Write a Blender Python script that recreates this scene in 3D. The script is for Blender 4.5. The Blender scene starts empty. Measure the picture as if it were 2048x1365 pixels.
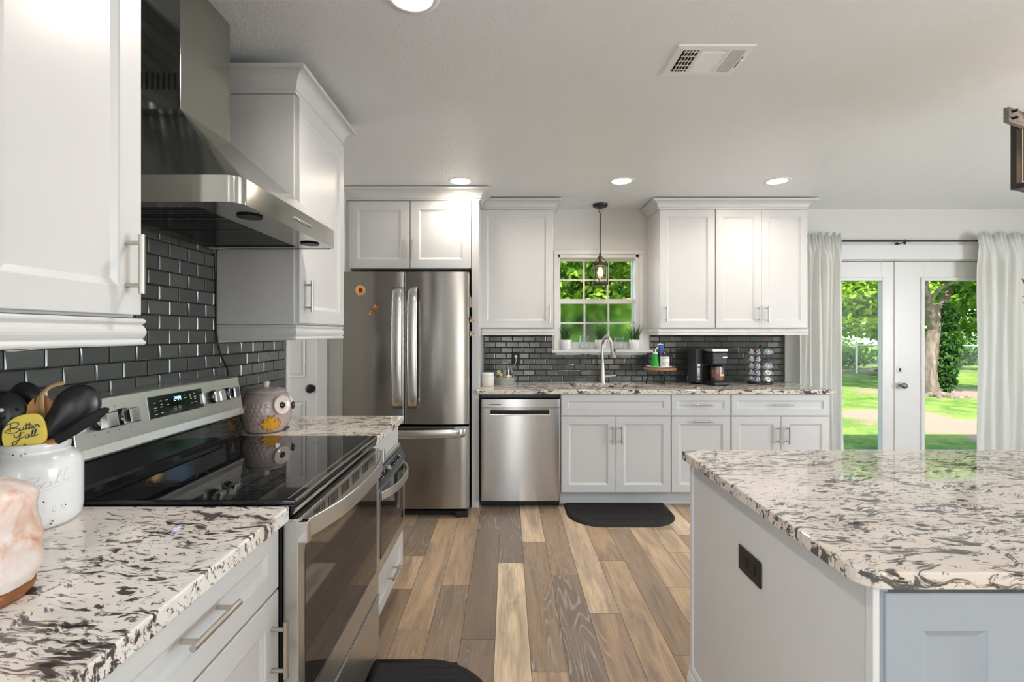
import bpy, math, random
from mathutils import Vector, Matrix
R = random.Random(7)
PI = math.pi
scene = bpy.context.scene
COL = scene.collection

# ------------------------------------------------------------------ camera, sky, sun, window daylight, added fill lamps, exposure
CAMZ, F, CX, CY = 1.336, 970.0, 1015.0, 667.0        # metres; focal length and principal point for a 2048 x 1365 frame
cam = bpy.data.cameras.new('camera'); camo = bpy.data.objects.new('camera', cam); COL.objects.link(camo)
camo.location = (0, 0, CAMZ); camo.rotation_euler = (PI/2, 0, 0)
cam.sensor_width = 36; cam.lens = F/2048*36; cam.shift_x = (1024-CX)/2048; cam.shift_y = (CY-682.5)/2048
cam.clip_start = .05; cam.clip_end = 300
scene.camera = camo
scene.view_settings.view_transform = 'Standard'; scene.view_settings.look = 'None'
scene.view_settings.gamma = 1; scene.view_settings.exposure = 0.18
scene.view_settings.use_curve_mapping = False
try:
    scene.cycles.max_bounces = 10; scene.cycles.diffuse_bounces = 6; scene.cycles.glossy_bounces = 5
    scene.cycles.transparent_max_bounces = 16; scene.cycles.transmission_bounces = 6
    scene.cycles.caustics_reflective = False; scene.cycles.caustics_refractive = False
    scene.cycles.sample_clamp_indirect = 6
except Exception: pass
w = bpy.data.worlds.new('sky'); scene.world = w; w.use_nodes = True
nt = w.node_tree; bg = nt.nodes['Background']
sky = nt.nodes.new('ShaderNodeTexSky'); sky.sky_type = 'NISHITA'; sky.sun_disc = False
sky.sun_elevation = math.radians(52); sky.sun_rotation = math.radians(200); sky.air_density = 1.0; sky.dust_density = 1.5
nt.links.new(sky.outputs[0], bg.inputs[0]); bg.inputs[1].default_value = .6
sun = bpy.data.lights.new('sun', 'SUN'); suno = bpy.data.objects.new('sun', sun); COL.objects.link(suno)
sun.energy = 9.5; sun.angle = .009; sun.color = (1, .95, .84)
suno.rotation_euler = (math.radians(36), math.radians(-14), 0)      # high, from behind the house
def daylight(name, loc, rot, sx, sy, e, col=(.86, .935, 1)):
    l = bpy.data.lights.new(name, 'AREA'); o = bpy.data.objects.new(name, l); COL.objects.link(o)
    l.shape = 'RECTANGLE'; l.size = sx; l.size_y = sy; l.energy = e; l.color = col
    o.location = loc; o.rotation_euler = rot; return o
daylight('daylight_rear_door', (.10, -3.78, 1.1), (PI/2+.2, 0, 0), .40, 1.9, 12)
daylight('daylight_breakfast_window', (-1.215, -.43, 1.2), (PI/2+.25, 0, -PI/2), .60, 1.7, 11)
daylight('daylight_breakfast_door', (-1.215, -2.45, 1.12), (PI/2+.15, 0, -PI/2), 1.5, 1.85, 34)
daylight('fill_lamp_rear', (2.9, -3.78, 1.2), (PI/2+.75, 0, 0), 1.7, 1.9, 10)  # added fill lamp at an unseen rear opening, tilted up to brighten the ceiling
daylight('fill_lamp_side', (5.78, .6, 1.35), (PI/2+.6, 0, PI/2), 2.2, 1.7, 165)  # unseen fill lamp added on the dining side, aimed up at the ceiling
daylight('fill_lamp_hall', (-3.28, 3.1, 1.5), (PI/2, 0, -PI/2), .7, 1.3, 17, (1,.97,.92))  # added lamp that brightens the hall, no window known there

def X(px, Y): return (px-CX)*Y/F                    # a reading of the photograph at a known depth, in metres
def Z(py, Y): return CAMZ-(py-CY)*Y/F

# ------------------------------------------------------------------ mesh building
class MB:
    def __init__(s): s.v=[]; s.f=[]; s.m=[]; s.s=[]; s.M=None
    def add(s, vs, fs, mi=0, smooth=False):
        b=len(s.v)
        for p in vs:
            p=Vector(p); s.v.append(s.M@p if s.M else p)
        for f in fs: s.f.append([b+i for i in f]); s.m.append(mi); s.s.append(smooth)
        return s
    def box(s,x0,x1,y0,y1,z0,z1,mi=0):
        if x0>x1: x0,x1=x1,x0
        if y0>y1: y0,y1=y1,y0
        if z0>z1: z0,z1=z1,z0
        v=[(x0,y0,z0),(x1,y0,z0),(x1,y1,z0),(x0,y1,z0),(x0,y0,z1),(x1,y0,z1),(x1,y1,z1),(x0,y1,z1)]
        return s.add(v,[(0,3,2,1),(4,5,6,7),(0,1,5,4),(1,2,6,5),(2,3,7,6),(3,0,4,7)],mi)
    def cyl(s,p0,p1,r0,r1=None,n=16,mi=0,caps=True):
        r1=r0 if r1 is None else r1
        p0=Vector(p0);p1=Vector(p1);d=(p1-p0).normalized()
        a=d.orthogonal().normalized();b=d.cross(a)
        vs=[];fs=[]
        for i in range(n):
            c,t=math.cos(2*PI*i/n),math.sin(2*PI*i/n); vs.append(p0+(a*c+b*t)*r0)
        for i in range(n):
            c,t=math.cos(2*PI*i/n),math.sin(2*PI*i/n); vs.append(p1+(a*c+b*t)*r1)
        s.add(vs,[(i,(i+1)%n,n+(i+1)%n,n+i) for i in range(n)],mi,True)
        if caps: s.add(vs,[tuple(range(n-1,-1,-1)),tuple(range(n,2*n))],mi)
        return s
    def tube(s,pts,r,n=8,mi=0,closed=False,flat=1.0,up=None):
        P=[Vector(p) for p in pts];N=len(P)
        rr=r if isinstance(r,(list,tuple)) else [r]*N
        T=[]
        for i in range(N):
            a=P[(i-1)%N] if (closed or i>0) else P[i]; b=P[(i+1)%N] if (closed or i<N-1) else P[i]
            d=(b-a); T.append(d.normalized() if d.length>1e-9 else Vector((0,0,1)))
        u=Vector(up) if up else T[0].orthogonal(); vs=[];fs=[]
        for i in range(N):
            u=(u-T[i]*u.dot(T[i]));
            u=u.normalized() if u.length>1e-9 else T[i].orthogonal().normalized()
            w_=T[i].cross(u)
            for k in range(n):
                c,t=math.cos(2*PI*k/n),math.sin(2*PI*k/n); vs.append(P[i]+(u*c*flat+w_*t)*rr[i])
        L=N if closed else N-1
        for i in range(L):
            j=(i+1)%N
            for k in range(n): fs.append((i*n+k,i*n+(k+1)%n,j*n+(k+1)%n,j*n+k))
        s.add(vs,fs,mi,True)
        if not closed: s.add(vs,[tuple(range(n-1,-1,-1)),tuple((N-1)*n+k for k in range(n))],mi,True)
        return s
    def lathe(s,prof,c=(0,0,0),n=32,mi=0,smooth=True,sx=1,sy=1):
        vs=[];fs=[];m=len(prof)
        for (r,z) in prof:
            for k in range(n): vs.append((c[0]+sx*r*math.cos(2*PI*k/n),c[1]+sy*r*math.sin(2*PI*k/n),c[2]+z))
        for i in range(m-1):
            for k in range(n): fs.append((i*n+k,i*n+(k+1)%n,(i+1)*n+(k+1)%n,(i+1)*n+k))
        s.add(vs,fs,mi,smooth)
        if prof[0][0]>1e-6: s.add(vs,[tuple(range(n-1,-1,-1))],mi)
        if prof[-1][0]>1e-6: s.add(vs,[tuple((m-1)*n+k for k in range(n))],mi)
        return s
    def ell(s,c,rx,ry,rz,n=20,m=12,mi=0):
        pr=[(math.sin(PI*i/m),-math.cos(PI*i/m)) for i in range(m+1)]
        vs=[];fs=[]
        for (r,z) in pr:
            for k in range(n): vs.append((c[0]+rx*r*math.cos(2*PI*k/n),c[1]+ry*r*math.sin(2*PI*k/n),c[2]+rz*z))
        for i in range(m):
            for k in range(n): fs.append((i*n+k,i*n+(k+1)%n,(i+1)*n+(k+1)%n,(i+1)*n+k))
        return s.add(vs,fs,mi,True)
    def prism(s,poly,O,U,V,N,t,mi=0):
        O,U,V,N=map(Vector,(O,U,V,N)); n=len(poly)
        vs=[O+U*a+V*b for a,b in poly]+[O+U*a+V*b+N*t for a,b in poly]
        return s.add(vs,[tuple(range(n-1,-1,-1)),tuple(range(n,2*n))]+[(i,(i+1)%n,n+(i+1)%n,n+i) for i in range(n)],mi)
    def rings(s,O,U,V,N,rs,mi=0,back=True):
        """nested rectangles (u0,u1,v0,v1,height) joined ring to ring, last one filled"""
        O,U,V,N=map(Vector,(O,U,V,N)); vs=[];fs=[]
        for (a,b,c,d,h) in rs:
            vs+= [O+U*a+V*c+N*h,O+U*b+V*c+N*h,O+U*b+V*d+N*h,O+U*a+V*d+N*h]
        for i in range(len(rs)-1):
            for k in range(4): fs.append((4*i+k,4*i+(k+1)%4,4*i+4+(k+1)%4,4*i+4+k))
        L=4*(len(rs)-1); fs.append((L,L+1,L+2,L+3))
        if back: fs.append((3,2,1,0))
        return s.add(vs,fs,mi)
    def shaker(s,O,U,V,N,w,h,t=.02,st=.06,bev=.015,dep=.009,mi=0):
        return s.rings(O,U,V,N,[(0,w,0,h,0),(0,w,0,h,t-.0015),(.0015,w-.0015,.0015,h-.0015,t),(st,w-st,st,h-st,t),(st+.003,w-st-.003,st+.003,h-st-.003,t-.003),
                 (st+bev,w-st-bev,st+bev,h-st-bev,t-dep),(st+bev+.001,w-st-bev-.001,st+bev+.001,h-st-bev-.001,t-dep)],mi)
    def sweep(s,path,prof,mi=0):
        """profile (outward, z) swept along a plan polyline, outward = to the right of travel, mitred"""
        P=[Vector((p[0],p[1])) for p in path];n=len(P);m=len(prof);vs=[];fs=[]
        for i in range(n):
            d0=(P[i]-P[i-1]).normalized() if i>0 else None; d1=(P[i+1]-P[i]).normalized() if i<n-1 else None
            n0=Vector((d0.y,-d0.x)) if d0 else None; n1=Vector((d1.y,-d1.x)) if d1 else None
            if n0 is None: o=n1
            elif n1 is None: o=n0
            else:
                o=(n0+n1).normalized(); o=o/max(.2,o.dot(n0))
            for (d,z) in prof: vs.append((P[i].x+o.x*d,P[i].y+o.y*d,z))
        for i in range(n-1):
            for k in range(m): fs.append((i*m+k,i*m+(k+1)%m,(i+1)*m+(k+1)%m,(i+1)*m+k))
        fs+= [tuple(range(m-1,-1,-1)),tuple((n-1)*m+k for k in range(m))]
        return s.add(vs,fs,mi)
    def build(s,name,mats,parent=None,bevel=0,local=False,solid=0,seg=2):
        me=bpy.data.meshes.new(name)
        off=Vector((0,0,0))
        if parent is not None and not local:
            p=parent
            while p is not None: off+=Vector(p.location); p=p.parent
        me.from_pydata([tuple(v-off) for v in s.v],[],s.f)
        for mt in (mats if isinstance(mats,(list,tuple)) else [mats]): me.materials.append(mt)
        me.polygons.foreach_set('material_index',s.m); me.polygons.foreach_set('use_smooth',s.s)
        me.update()
        o=bpy.data.objects.new(name,me); COL.objects.link(o)
        if parent is not None: o.parent=parent
        if solid:
            q=o.modifiers.new('thickness','SOLIDIFY'); q.thickness=solid; q.offset=0
        if bevel:
            b=o.modifiers.new('edges','BEVEL'); b.width=bevel; b.segments=seg; b.limit_method='ANGLE'; b.angle_limit=math.radians(40); b.harden_normals=False
        return o
def tag(o,label,cat,group=None,kind=None):
    if label: o['label']=label
    if cat: o['category']=cat
    if group: o['group']=group
    if kind: o['kind']=kind
    return o
def thing(name,label,cat,loc=(0,0,0),rotz=0,group=None):
    o=bpy.data.objects.new(name,None); COL.objects.link(o); o.location=loc; o.rotation_euler=(0,0,rotz); o.empty_display_size=.1
    return tag(o,label,cat,group)
def struct(mb,name,mats,label=None,cat=None,bevel=0):
    return tag(mb.build(name,mats,None,bevel),label,cat,None,'structure')
def copy_tree(o,parent=None):
    c=o.copy(); COL.objects.link(c)
    if parent is not None: c.parent=parent
    for ch in list(o.children): copy_tree(ch,c)
    return c
def spline(pts,k=8,closed=False):
    P=[Vector(p) for p in pts];n=len(P);out=[]
    for i in range(n if closed else n-1):
        p0=P[(i-1)%n] if (closed or i>0) else P[i]; p1=P[i]; p2=P[(i+1)%n]; p3=P[(i+2)%n] if (closed or i<n-2) else P[(i+1)%n]
        for j in range(k):
            t=j/k; out.append(.5*((2*p1)+(p2-p0)*t+(2*p0-5*p1+4*p2-p3)*t*t+(3*p1-p0-3*p2+p3)*t**3))
    if not closed: out.append(P[-1])
    return out
def text(name,body,size,mat,parent,loc,rot,ext=.0003,shear=0,sp=1,align='CENTER'):
    c=bpy.data.curves.new(name,'FONT'); c.body=body; c.size=size; c.extrude=ext; c.align_x=align; c.align_y='CENTER'; c.shear=shear; c.space_character=sp
    c.materials.append(mat)
    tmp=bpy.data.objects.new(name,c); COL.objects.link(tmp); bpy.context.view_layer.update()
    me=bpy.data.meshes.new_from_object(tmp.evaluated_get(bpy.context.evaluated_depsgraph_get())); bpy.data.objects.remove(tmp)
    o=bpy.data.objects.new(name,me); COL.objects.link(o); o.parent=parent
    off=Vector((0,0,0)); p=parent
    while p is not None: off+=Vector(p.location); p=p.parent
    o.location=Vector(loc)-off; o.rotation_euler=rot
    return o

# ------------------------------------------------------------------ materials
class N:
    """small node helper around one material"""
    def __init__(s,name):
        s.mat=bpy.data.materials.new(name); s.mat.use_nodes=True; s.t=s.mat.node_tree; s.b=s.t.nodes['Principled BSDF']; s.out=s.t.nodes['Material Output']
    def n(s,t,**k):
        q=s.t.nodes.new('ShaderNode'+t)
        for a,b in k.items(): setattr(q,a,b)
        return q
    def l(s,a,b): s.t.links.new(a,b)
    def set(s,**k):
        for a,b in k.items():
            nm=a.replace('_',' '); i=s.b.inputs.get(nm) or s.b.inputs.get(nm.title())
            if i is None: continue
            i.default_value=b
    def coord(s,scale=(1,1,1),rot=(0,0,0),src='Object'):
        tc=s.n('TexCoord'); mp=s.n('Mapping'); mp.inputs['Scale'].default_value=scale; mp.inputs['Rotation'].default_value=rot
        s.l(tc.outputs[src],mp.inputs[0]); return mp.outputs[0]
    def noise(s,vec,scale,detail=3,rough=.5,dist=0):
        q=s.n('TexNoise'); q.inputs['Scale'].default_value=scale; q.inputs['Detail'].default_value=detail; q.inputs['Roughness'].default_value=rough; q.inputs['Distortion'].default_value=dist
        s.l(vec,q.inputs['Vector']); return q.outputs['Fac']
    def ramp(s,fac,stops,interp='LINEAR'):
        q=s.n('ValToRGB'); q.color_ramp.interpolation=interp; e=q.color_ramp.elements
        while len(e)<len(stops): e.new(.5)
        for i,(p,c) in enumerate(stops):
            e[i].position=p; e[i].color=(c,c,c,1) if isinstance(c,(int,float)) else (*c,1)
        s.l(fac,q.inputs[0]); return q.outputs[0]
    def mix(s,fac,a,b,mode='MIX'):
        q=s.n('Mix',data_type='RGBA',blend_type=mode)
        for i,x in ((0,fac),(6,a),(7,b)):
            if isinstance(x,(int,float)): q.inputs[i].default_value=x
            elif isinstance(x,tuple): q.inputs[i].default_value=(*x,1)
            else: s.l(x,q.inputs[i])
        return q.outputs[2]
    def math(s,op,a,b=0.0):
        q=s.n('Math',operation=op)
        for i,x in ((0,a),(1,b)):
            if isinstance(x,(int,float)): q.inputs[i].default_value=x
            else: s.l(x,q.inputs[i])
        return q.outputs[0]
    def bump(s,h,strength=.2,dist=.002):
        q=s.n('Bump'); q.inputs['Strength'].default_value=strength; q.inputs['Distance'].default_value=dist; s.l(h,q.inputs['Height']); s.l(q.outputs[0],s.b.inputs['Normal'])
    def color(s,c): s.l(c,s.b.inputs['Base Color'])
def plain(name,c,rough=.5,metal=0,spec=.5,**k):
    m=N(name); m.set(Base_Color=(*c,1),Roughness=rough,Metallic=metal); m.b.inputs['Specular IOR Level'].default_value=spec; m.set(**k); return m.mat
def speckled(name,c,rough,scale,amt,spec=.4,bump=.1,metal=0):
    m=N(name); v=m.coord(); f=m.noise(v,scale,4); c2=tuple(x*(1-amt) for x in c)
    m.color(m.mix(f,c,c2)); m.set(Roughness=rough,Metallic=metal); m.b.inputs['Specular IOR Level'].default_value=spec
    if bump: m.bump(f,bump,.001)
    return m.mat
def emit(name,c,e):
    m=N(name); m.set(Base_Color=(*c,1),Emission_Color=(*c,1),Emission_Strength=e,Roughness=.4); return m.mat
def thin_glass(name,tint=(.97,.98,.97),refl=1.0,rough=0.0):
    m=N(name); tr=m.n('BsdfTransparent'); tr.inputs[0].default_value=(*tint,1); gl=m.n('BsdfGlossy'); gl.inputs['Roughness'].default_value=rough
    lw=m.n('LayerWeight'); lw.inputs[0].default_value=.5; fr=m.math('ADD',m.math('MULTIPLY',m.math('POWER',lw.outputs['Facing'],5.0),.95),.04); ms=m.n('MixShader'); m.l(m.math('MULTIPLY',fr,refl),ms.inputs[0]); m.l(tr.outputs[0],ms.inputs[1]); m.l(gl.outputs[0],ms.inputs[2]); m.l(ms.outputs[0],m.out.inputs[0])
    return m.mat
M={}
M['paint']=speckled('cabinet_white_paint',(.65,.65,.645),.32,9,.02,.45,0)
M['island']=speckled('island_shaded_front_paint',(.36,.40,.44),.36,9,.02,.45,0)  # shade on the island front is put into this darker blue-grey
M['panel']=speckled('island_lit_side_paint',(.66,.65,.635),.4,12,.03,.4,0)  # same island paint, kept lighter for the lit side
M['trim']=speckled('trim_white_paint',(.72,.72,.715),.3,8,.02,.45,0)
M['wall']=speckled('wall_paint',(.66,.655,.63),.55,120,.03,.3,.12)
M['vent']=plain('vent_white_enamel',(.84,.84,.84),.35)
# ceiling: light knock-down texture under satin paint
m=N('ceiling_textured_paint'); v=m.coord(); a=m.noise(v,55,5,.6,.4); b=m.noise(v,9,2)
m.color(m.mix(b,(.80,.825,.845),(.775,.80,.82))); m.set(Roughness=.38); m.b.inputs['Specular IOR Level'].default_value=.42; m.bump(m.ramp(a,[(.42,0),(.62,1)]),.22,.004); M['ceiling']=m.mat
# floor planks: every plank carries its own tone, the grain runs along it
m=N('floor_vinyl_plank')
at=m.n('Attribute'); at.attribute_name='tone'; sd=m.n('Attribute'); sd.attribute_name='seed'
tc=m.n('TexCoord'); cb=m.n('CombineXYZ'); m.l(m.math('MULTIPLY',sd.outputs['Fac'],37.0),cb.inputs[0]); m.l(m.math('MULTIPLY',sd.outputs['Fac'],91.0),cb.inputs[1])
ad=m.n('VectorMath',operation='ADD'); m.l(tc.outputs['Object'],ad.inputs[0]); m.l(cb.outputs[0],ad.inputs[1])
def sc(vec,s_):
    q=m.n('VectorMath',operation='MULTIPLY'); m.l(vec,q.inputs[0]); q.inputs[1].default_value=s_; return q.outputs[0]
fine=m.noise(sc(ad.outputs[0],(150,5,1)),1.0,4,.65,.3); broad=m.noise(sc(ad.outputs[0],(13,1.6,1)),1.0,4,.6,.9)
wn_=m.noise(sc(ad.outputs[0],(7.5,.9,1)),1.0,2,.5,.35); wav=m.math('SINE',m.math('MULTIPLY',wn_,95.0))
base=m.ramp(at.outputs['Fac'],[(0,(.20,.145,.105)),(.25,(.32,.235,.165)),(.5,(.53,.36,.215)),(.75,(.72,.52,.33)),(1,(.84,.66,.45))])
c=m.mix(m.ramp(broad,[(.40,0),(.66,.85)]),base,m.mix(.72,base,(.16,.125,.105)))
c=m.mix(m.ramp(fine,[(.3,.6),(.55,0)]),c,m.mix(.5,c,(.07,.05,.04)))
gr=m.n('Attribute'); gr.attribute_name='ring'
c=m.mix(m.math('MULTIPLY',m.ramp(wav,[(.45,0),(.95,.8)]),m.math('MULTIPLY',gr.outputs['Fac'],m.ramp(broad,[(.45,0),(.66,.75)]))),c,(.60,.53,.46))
m.color(c); m.set(Roughness=.34); m.b.inputs['Specular IOR Level'].default_value=.45; m.bump(fine,.12,.001); M['floor']=m.mat
M['seam']=plain('floor_seam',(.10,.07,.05),.7)
# granite: cream ground, drawn-out brown-black flecks, smoky and tan drifts
def granite(name,rot,ground,seed,fleck=1.0,green=0.0):
    m=N(name); v0=m.coord((1,1,1),(0,0,rot)); q=m.n('VectorMath',operation='ADD'); m.l(v0,q.inputs[0]); q.inputs[1].default_value=(seed,seed*1.7,0); v0=q.outputs[0]
    wn=m.n('TexNoise'); wn.inputs['Scale'].default_value=7; wn.inputs['Detail'].default_value=2; m.l(v0,wn.inputs[0])
    ws=m.n('VectorMath',operation='SCALE'); m.l(wn.outputs['Color'],ws.inputs[0]); ws.inputs['Scale'].default_value=.11
    wa=m.n('VectorMath',operation='ADD'); m.l(v0,wa.inputs[0]); m.l(ws.outputs[0],wa.inputs[1]); vw=wa.outputs[0]
    def s3(vec,k):
        q=m.n('VectorMath',operation='MULTIPLY'); m.l(vec,q.inputs[0]); q.inputs[1].default_value=k; return q.outputs[0]
    # broken flecks
    f1=m.noise(s3(vw,(17,66,44)),1.0,4,.6,.5); big=m.noise(s3(vw,(3.2,5.5,4)),1.0,3,.55)
    f2=m.noise(s3(vw,(8,33,24)),1.0,5,.62,.9); f3=m.noise(s3(vw,(45,105,80)),1.0,3,.6,.3)
    drift=m.noise(s3(vw,(2.1,4.0,3)),1.0,4,.6,.5)
    c=m.mix(m.ramp(drift,[(.44,0),(.62,.55)]),ground,(.66,.58,.49))
    c=m.mix(m.ramp(m.noise(s3(vw,(6,16,10)),1.0,3,.6),[(.5,0),(.7,.5)]),c,(.60,.56,.54))
    w1=m.math('ADD',f1,m.math('MULTIPLY',m.math('SUBTRACT',big,.5),.42))
    c=m.mix(m.ramp(w1,[(.585-.02*fleck,0),(.635-.02*fleck,.95)]),c,(.042,.028,.025))
    w3=m.math('ADD',f3,m.math('MULTIPLY',m.math('SUBTRACT',big,.5),.3))
    c=m.mix(m.ramp(w3,[(.595,0),(.635,.85)]),c,(.085,.06,.055))
    vn=m.noise(s3(vw,(5,15,10)),1.0,3,.6,1.0); line=m.math('ABSOLUTE',m.math('SUBTRACT',vn,.5)); c=m.mix(m.math('MULTIPLY',m.ramp(line,[(.004,.85),(.011,0)]),m.ramp(m.noise(s3(vw,(9,20,14)),1.0,2,.5),[(.46,0),(.56,1)])),c,(.07,.05,.045))
    w2=m.math('ADD',f2,m.math('MULTIPLY',m.math('SUBTRACT',drift,.5),.35))
    c=m.mix(m.ramp(w2,[(.60-.02*fleck,0),(.66-.02*fleck,.92)]),c,m.mix(green,(.05,.033,.03),(.05,.062,.052)))
    m.color(c); m.set(Roughness=.03); m.b.inputs['Specular IOR Level'].default_value=.6
    return m.mat
M['granite_near']=granite('granite_utensil_counter',.12,(.78,.75,.71),3.1)
M['granite_far']=granite('granite_owl_counter',.05,(.80,.73,.62),8.4,.6)
M['granite_back']=granite('granite_sink_counter',.02,(.76,.70,.62),12.9,1.0)
M['granite_island']=granite('granite_island',-.10,(.75,.68,.61),21.3,1.2,.6)
# stainless steel, brushed: reflections drawn out across the brushing
def steel(name,c,rough,aniso=.55,scale=(1,1,260)):
    m=N(name); v=m.coord((1,1,1)); f=m.noise(v,3.0,2,.5)
    m.color(m.mix(f,c,tuple(x*.94 for x in c))); m.set(Metallic=1.0,Roughness=rough)
    m.set(Anisotropic=aniso,Anisotropic_Rotation=.25); tg=m.n('Tangent',direction_type='RADIAL',axis='Z'); m.l(tg.outputs[0],m.b.inputs['Tangent']); return m.mat
M['steel']=steel('brushed_stainless',(.56,.545,.52),.22)
M['steel_dw']=steel('brushed_stainless_dishwasher',(.54,.53,.525),.24,.88)
M['steel_fridge']=steel('brushed_stainless_fridge',(.36,.34,.315),.21,.9)
M['steel_hood']=steel('satin_stainless_hood',(.46,.46,.425),.14,.3)
M['steel_range']=steel('satin_stainless_range',(.66,.665,.63),.30,.3)
M['nickel']=plain('brushed_nickel',(.55,.51,.46),.28,1)
M['chrome']=plain('polished_chrome',(.72,.72,.73),.10,1)
M['bright']=plain('bright_stainless_trim',(.66,.655,.64),.24,1)
M['dark_nickel']=plain('aged_nickel',(.26,.25,.24),.22,1)
M['black']=plain('black_enamel',(.012,.012,.013),.22)
M['black_gloss']=plain('black_gloss_enamel',(.008,.008,.009),.06,0,.5)
M['black_glass']=plain('black_ceramic_glass',(.006,.006,.007),.03,0,.6)
M['oven_glass']=plain('dark_oven_glass',(.03,.024,.02),.04,0,.9)
M['black_plastic']=plain('black_plastic',(.012,.012,.013),.45,0,.35)
M['black_nylon']=plain('black_nylon',(.02,.021,.024),.30)
M['rubber']=speckled('mat_black_rubber',(.019,.018,.017),.62,70,.3,.3,.3)
M['dark']=plain('dark_void',(.01,.01,.01),.8)
M['bronze']=plain('oil_rubbed_bronze',(.05,.042,.038),.42,.6)
M['ring']=plain('burner_ring_grey',(.11,.11,.115),.2)
M['mark']=plain('printed_grey_marks',(.10,.10,.10),.5)
M['legend']=plain('printed_white_legends',(.6,.6,.6),.5)
M['led']=emit('clock_blue_led',(.25,.55,1.0),6)
M['lens']=emit('lamp_lens_glow',(1,.96,.90),9)
M['bulb']=emit('warm_bulb_glow',(1,.62,.25),14)
M['amber']=emit('amber_glow_pane',(1,.55,.18),1.0)
M['glass']=thin_glass('window_glass',(.97,.98,.97),.07)
M['clear']=thin_glass('clear_drinking_glass',(.975,.985,.98),1.2,.02)
M['amberglass']=thin_glass('pendant_glass',(.98,.93,.85),1.0,.02)
m=N('misted_window_glass'); m.set(Base_Color=(.93,1,.95,1),Roughness=.34,IOR=1.06,Transmission_Weight=1.0); M['misted']=m.mat
M['white_ceramic']=plain('white_glazed_ceramic',(.83,.83,.83),.18,0,.5,Coat_Weight=.4)
M['white_plastic']=plain('white_plastic',(.80,.79,.77),.4)
M['outlet']=plain('dark_bronze_plastic',(.022,.018,.016),.42,0,.3)
M['grout']=speckled('dark_grout',(.022,.021,.02),.8,90,.2,.2,.1)
def tilemat(name,c):
    m=N(name); at=m.n('Attribute'); at.attribute_name='tone'; v=m.coord(); f=m.noise(v,60,3)
    k=m.ramp(at.outputs['Fac'],[(0,.75),(1,1.35)]); cc=m.mix(1.0,c,k,'MULTIPLY'); m.color(m.mix(m.math('MULTIPLY',f,.4),cc,tuple(x*.6 for x in c))); m.set(Roughness=.16); m.b.inputs['Specular IOR Level'].default_value=.6; m.bump(m.noise(v,34,2),.10,.002); return m.mat
M['tile']=tilemat('charcoal_glazed_tile',(.082,.086,.080))
m=N('curtain_white_cotton'); v=m.coord((1,1,1)); f=m.noise(v,300,2); m.color(m.mix(f,(.90,.90,.88),(.84,.84,.82))); m.set(Roughness=.9); m.b.inputs['Specular IOR Level'].default_value=.1
trn=m.n('BsdfTranslucent'); trn.inputs[0].default_value=(.85,.86,.82,1); ms=m.n('MixShader'); ms.inputs[0].default_value=.35; m.l(m.b.outputs[0],ms.inputs[1]); m.l(trn.outputs[0],ms.inputs[2]); m.l(ms.outputs[0],m.out.inputs[0]); M['curtain']=m.mat
M['owl']=plain('owl_mauve_glaze',(.44,.36,.34),.10,0,.55,Coat_Weight=.6)
M['owl_light']=plain('owl_cream_glaze',(.66,.56,.50),.12,0,.55,Coat_Weight=.5)
M['owl_dark']=plain('owl_brown_glaze',(.055,.03,.02),.12)
M['leaf_yellow']=speckled('maple_leaf_yellow_glaze',(.80,.42,.03),.18,60,.35,.5,0)
M['leaf_red']=plain('maple_leaf_rust_edge',(.50,.13,.03),.2)
m=N('salt_crystal'); v=m.coord((1,1,.7)); f=m.noise(v,16,5,.65,.6); g=m.noise(v,42,4,.6)
m.color(m.mix(m.ramp(g,[(.55,0),(.7,.45)]),m.ramp(f,[(.28,(.52,.22,.12)),(.36,(.66,.42,.31)),(.46,(.72,.58,.52)),(.68,(.78,.71,.68))]),(.80,.77,.76)))
m.set(Roughness=.32,Subsurface_Weight=.25,Subsurface_Radius=(.03,.015,.01)); m.b.inputs['Subsurface Scale'].default_value=.3; m.bump(m.noise(v,30,5,.65),.5,.006); M['salt']=m.mat
def wood(name,c,c2,scale=(8,60,60),rough=.5):
    m=N(name); v=m.coord(scale); f=m.noise(v,1.0,4,.6,.6); m.color(m.ramp(f,[(.3,c2),(.65,c)])); m.set(Roughness=rough); m.bump(f,.1,.001); return m.mat
M['wood_dark']=wood('lamp_base_wood',(.30,.11,.03),(.17,.055,.015),(30,30,90),.35)
M['wood_spoon']=wood('spoon_wood',(.60,.30,.09),(.46,.21,.055),(60,60,8),.5)
M['bamboo']=wood('bamboo_pale',(.66,.48,.25),(.52,.36,.17),(60,60,8),.5)
M['wood_riser']=wood('riser_walnut',(.36,.17,.07),(.20,.09,.035),(8,50,50),.5)
M['wood_pale']=wood('carved_pale_wood',(.72,.55,.36),(.55,.38,.22),(60,60,60),.6)
M['wood_lantern']=wood('weathered_grey_wood',(.26,.23,.21),(.14,.12,.11),(8,60,60),.7)
M['galv']=speckled('galvanised_steel',(.70,.71,.68),.42,28,.2,.5,0,.55)
M['yellow']=plain('yellow_silicone',(.86,.66,.11),.45)
M['ink']=plain('navy_ink',(.015,.03,.07),.5)
M['grass_plant']=N('potted_grass_green').mat
mm=M['grass_plant'].node_tree.nodes['Principled BSDF']; mm.inputs['Base Color'].default_value=(.06,.135,.022,1); mm.inputs['Roughness'].default_value=.5
M['soap']=N('green_soap').mat; mm=M['soap'].node_tree.nodes['Principled BSDF']; mm.inputs['Base Color'].default_value=(.02,.42,.03,1); mm.inputs['Roughness'].default_value=.08; mm.inputs['Transmission Weight'].default_value=.25
M['blue']=plain('blue_plastic',(.01,.10,.52),.35)
M['label']=plain('white_paper_label',(.82,.82,.80),.5)
M['print']=plain('label_grey_print',(.25,.26,.27),.6)
M['petal']=plain('orange_petal',(.86,.30,.04),.45)
M['petal_tip']=plain('cream_petal_tip',(.90,.62,.22),.45)
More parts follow.
